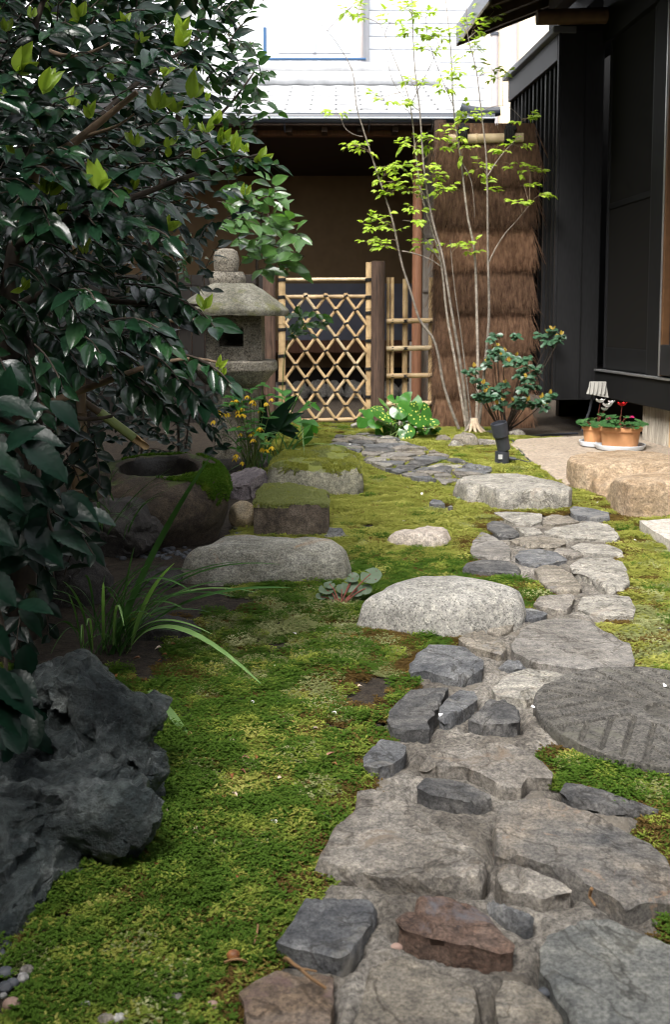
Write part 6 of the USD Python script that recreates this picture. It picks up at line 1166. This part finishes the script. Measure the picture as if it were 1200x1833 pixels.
spt = thing('garden_spotlight', 'small black cylindrical garden spotlight tilted on its base', 'spotlight')
b = gp(899, 832); k = b[1] / FOC
obj('base_box', lathe([(0, -.02), (.048, -.02), (.048, .085), (.046, .092), (0, .092)], 24, b), 'lamp_black', spt, smooth=40); lb_ = box(b[0] - .034, b[0] - .006, b[1] - .052, b[1] - .044, .045, .075); obj('label_plate', lb_, 'lamp_label', spt, smooth=False)
a, e = at(903, 806, b[1]), at(893, 757, b[1] - .03); T = nrm(e - a); Lh = np.linalg.norm(e - a); X_ = nrm(np.cross(T, [0, 1, 0])); Y_ = np.cross(T, X_)
hv, hf = lathe([(0, 0), (.038, 0), (.044, .006), (.046, Lh * .52), (.055, Lh * .54), (.056, Lh * .97), (.054, Lh), (.050, Lh), (.048, Lh * .9), (0, Lh * .9)], 28); obj('lamp_head', (a + hv[:, :1] * X_ + hv[:, 1:2] * Y_ + hv[:, 2:] * T, hf), 'lamp_black', spt, smooth=40)
obj('bracket', tube([b + [.01, 0, .08], a + [.01, .01, .02]], [.014, .014], 8), 'lamp_black', spt, smooth=40); obj('cable', tube([b + [.05, 0, .03], gp(925, 822, .02), gp(948, 828, .015), gp(930, 805, .02), gp(918, 788, .02)], [.006], 6, n=24), 'lamp_black', spt, smooth=True)
obj('cable_gland', tube([b + [.04, 0, .045], b + [.09, -.01, .04]], [.014, .012], 10), 'lamp_black', spt, smooth=40)
fl_ = thing('floodlight', 'pale ribbed floodlight on a dark spike under the house sill', 'lamp')
c = at(1072, 695, 7.9); hv = trimesh.convex.convex_hull(np.array([at(1058, 683, 7.85), at(1085, 683, 7.85), at(1050, 705, 7.8), at(1090, 712, 7.8), at(1058, 683, 8.0), at(1085, 683, 8.0), at(1054, 704, 7.95), at(1088, 708, 7.95)])); obj('housing', (np.array(hv.vertices), np.array(hv.faces)), 'lamp_white', fl_, smooth=False)
for k in range(5): q = 1056 + k * 7; obj('fin', tube([at(q + 1, 684, 7.84), at(q - 2, 706, 7.79)], [.006], 6), 'lamp_white', fl_, smooth=True)
obj('spike', tube([at(1062, 706, 7.9), at(1056, 735, 7.9), at(1042, 772, 7.9)], [.011], 8), 'lamp_black', fl_, smooth=True)
obj('black_hose', tube([gp(905, 795, .012), gp(915, 786, .012), gp(960, 780, .012), gp(1035, 776, .012)], [.009], 8, n=24), 'lamp_black', None, smooth=True, label='thin black hose lying along the back edge of the concrete slab', cat='hose')

# ------------------------------------------------------------------ fallen petals, scales, twigs, pebbles
g = rng(123)
def ground_z(x, y):
    q = np.array([x, y]); pt = Point(q); z = float(hz(np.array([x]), np.array([y]))[0]) + .010
    for i_, P_ in enumerate(stone_polys):
        if P_.contains(pt): return STONES[i_][3] + .004 if i_ < len(STONES) else .05
    return z if not bed.contains(pt) else .04
PETALS = [(492, 1475), (602, 1273), (530, 1135), (487, 1192), (512, 1088), (497, 1256), (455, 1258), (679, 841), (684, 853), (730, 873), (755, 886), (842, 928), (833, 926), (725, 932), (720, 998), (626, 750 + 55), (843, 917), (806, 888), (973, 855), (972, 868), (1069, 900), (1140, 966), (1188, 1248), (958, 1286), (788, 1303), (1178, 1124), (995, 1023), (770, 804), (580, 1453), (592, 1462), (635, 1150), (610, 1118)]
for k, (x, y) in enumerate(PETALS):
    p = gp(x, y, .012); p[2] = ground_z(p[0], p[1]); s = g.uniform(.010, .015) * (1.6 if y < 960 else 1.); q = place(leaf_tpl(4, 'oval', .35, -.2, 0, 0, k), np.array([p]), np.array([[*g.normal(0, 1, 2), .05]]), np.array([[*g.normal(0, .3, 2), 1.]]), s, 1.2)[0]
    obj('fallen_petal', (q, leaf_tpl(4)[1]), 'petal_white', None, smooth=True, label='tiny fallen white petal lying on moss or stone', cat='petal', group='fallen white petals')
SC = [(410, 1330), (395, 1280), (413, 1388), (415, 1422), (432, 1357), (318, 1413), (505, 1390), (545, 1396), (275, 1340), (302, 1460), (278, 1545), (420, 1577), (350, 1485), (205, 1214), (252, 1180), (290, 1160), (300, 1172), (262, 1218), (280, 1222), (305, 1155), (290, 1182), (560, 1350), (605, 1370), (585, 1355), (520, 1340), (462, 1352), (240, 1715), (150, 1765), (180, 1770), (610, 1222), (640, 1228), (345, 1130), (310, 1110), (360, 1145), (395, 1160), (430, 1145), (560, 1300), (430, 1380), (520, 1290), (380, 1110)]
for k, (x, y) in enumerate(SC):
    p = gp(x, y, .012); p[2] = ground_z(p[0], p[1]) + .002; q = place(leaf_tpl(4, 'lance', .5, .25, 0, 0, k), np.array([p]), np.array([[*g.normal(0, 1, 2), .1]]), np.array([[*g.normal(0, .4, 2), 1.]]), g.uniform(.013, .024), .95)[0]
    obj('fallen_scale', (q, leaf_tpl(4)[1]), 'bud_scale' if k % 3 else 'bud_pale', None, smooth=True, label='small dry brown bud scale dropped on the moss', cat='bud scale', group='fallen bud scales')
p = gp(418, 1718, .012); obj('brown_seed', rock(p + [0, 0, .008], (.010, .008, .0075), 7, planes=0, sub=2, amp=.03), 'bud_scale', None, smooth=True, label='round brown seed in the moss near the blue-grey paving stone', cat='seed')
def twig(pts, r, m, lab, z=.01): obj('dry_stem', tube([gp(x, y, zz) for x, y, zz in pts], r, 6, n=20), m, None, smooth=True, label=lab, cat='stem')
twig([(510, 1718, .02), (522, 1722, .055), (540, 1735, .06), (560, 1752, .058), (584, 1768, .05)], [.0032, .0022], 'stem_brown', 'curved orange-brown dry stem lying on the stone near the bottom edge')
twig([(522, 1722, .055), (545, 1734, .062), (567, 1738, .06)], [.002, .0014], 'stem_brown', 'short side twig touching the curved dry stem'); twig([(1060, 1590, .05), (1056, 1605, .03), (1066, 1620, .03)], [.003, .002], 'stem_brown', 'small copper-coloured hooked stem beside the rust-speckled stone')
twig([(402, 1722, .015), (425, 1716, .025), (443, 1722, .012)], [.002, .0015], 'stem_brown', 'thin bent stalk beside the brown seed'); twig([(462, 1655, .015), (460, 1672, .02), (455, 1688, .015)], [.0018, .0012], 'stem_brown', 'pale thin upright stalk lying on the moss'); twig([(352, 1335, .01), (335, 1350, .01), (318, 1355, .006)], [.003, .002], 'dead_blade', 'dry brown scrap at the end of the fallen sedge blade')
PB = [(40, 1748, .012, 'white_pebble', 'small bright white pebble at the lower left'), (152, 1798, .011, 'white_pebble', 'white pebble in the moss near the bottom left'), (190, 1825, .016, 'grey_tan', 'grey pebble at the bottom edge, left of its paler twin'), (213, 1822, .013, 'white_pebble', 'pale oval pebble at the bottom edge'), (317, 1785, .012, 'smooth_grey', 'round grey pebble half sunk in the moss'), (380, 1798, .011, 'pebble_rose', 'rosy pebble in the moss near the bottom'), (6, 1780, .007, 'white_pebble', 'tiny white pebble at the left edge'), (20, 1795, .015, 'pebble_rose', 'long brownish pebble at the left edge'), (8, 1740, .016, 'pebble_dark', 'dark blue pebble under the weathered rock'), (22, 1758, .012, 'pebble_dark', 'smaller dark pebble beside the white one'), (8, 1765, .014, 'pebble_dark', 'dark pebble at the very edge, under the blue one'), (48, 1735, .013, 'grey_brown', 'brown pebble behind the bright white pebble'), (433, 1493, .006, 'pebble_dark', 'dark grain of stone in the green moss'), (590, 1125, .010, 'white_pebble', 'white pebble by the red-stalked plant'), (930, 1778, .012, 'smooth_grey', 'small grey pebble between the two bottom right paving stones'), (975, 1775, .012, 'pebble_dark', 'dark pebble jammed in the joint at the bottom right'), (710, 1755 - 60, .012, 'pebble_rose', 'reddish stone crumb below the rust-brown paving stone')]
for k, (x, y, r, m, lab) in enumerate(PB):
    p = gp(x, y, .01); obj('pebble', rock([p[0], p[1], .009], (r * .8, r * .65, r * .55), 400 + k, planes=2, sub=2, amp=.05), m, None, smooth=True, label=lab, cat='pebble')
n = 160; P = np.column_stack([g.uniform(-.75, -.5, n), g.uniform(1.28, 1.5, n), np.full(n, .004)]); vs = [rock(p, np.array([.009, .008, .006]) * g.uniform(.5, 1.2), 900 + i, planes=1, sub=1, amp=.05) for i, p in enumerate(P)]; obj('gravel', vs, 'pebble_dark', None, smooth=True, label='fine dark gravel under the weathered rock', cat='gravel', kind='stuff')
n = 240; P = [gp(g.uniform(420, 500), g.uniform(935, 975), .0) for _ in range(60)] + [gp(g.uniform(200, 420), g.uniform(980, 1000), 0) for _ in range(80)]; vs = [rock(p, np.array([.014, .012, .009]) * g.uniform(.6, 1.2), 1300 + i, planes=1, sub=1, amp=.05) for i, p in enumerate(P)]; obj('gravel', vs, 'pebble_dark', None, smooth=True, label='dark pebbles in the gaps between basin and boulders', cat='gravel', kind='stuff')
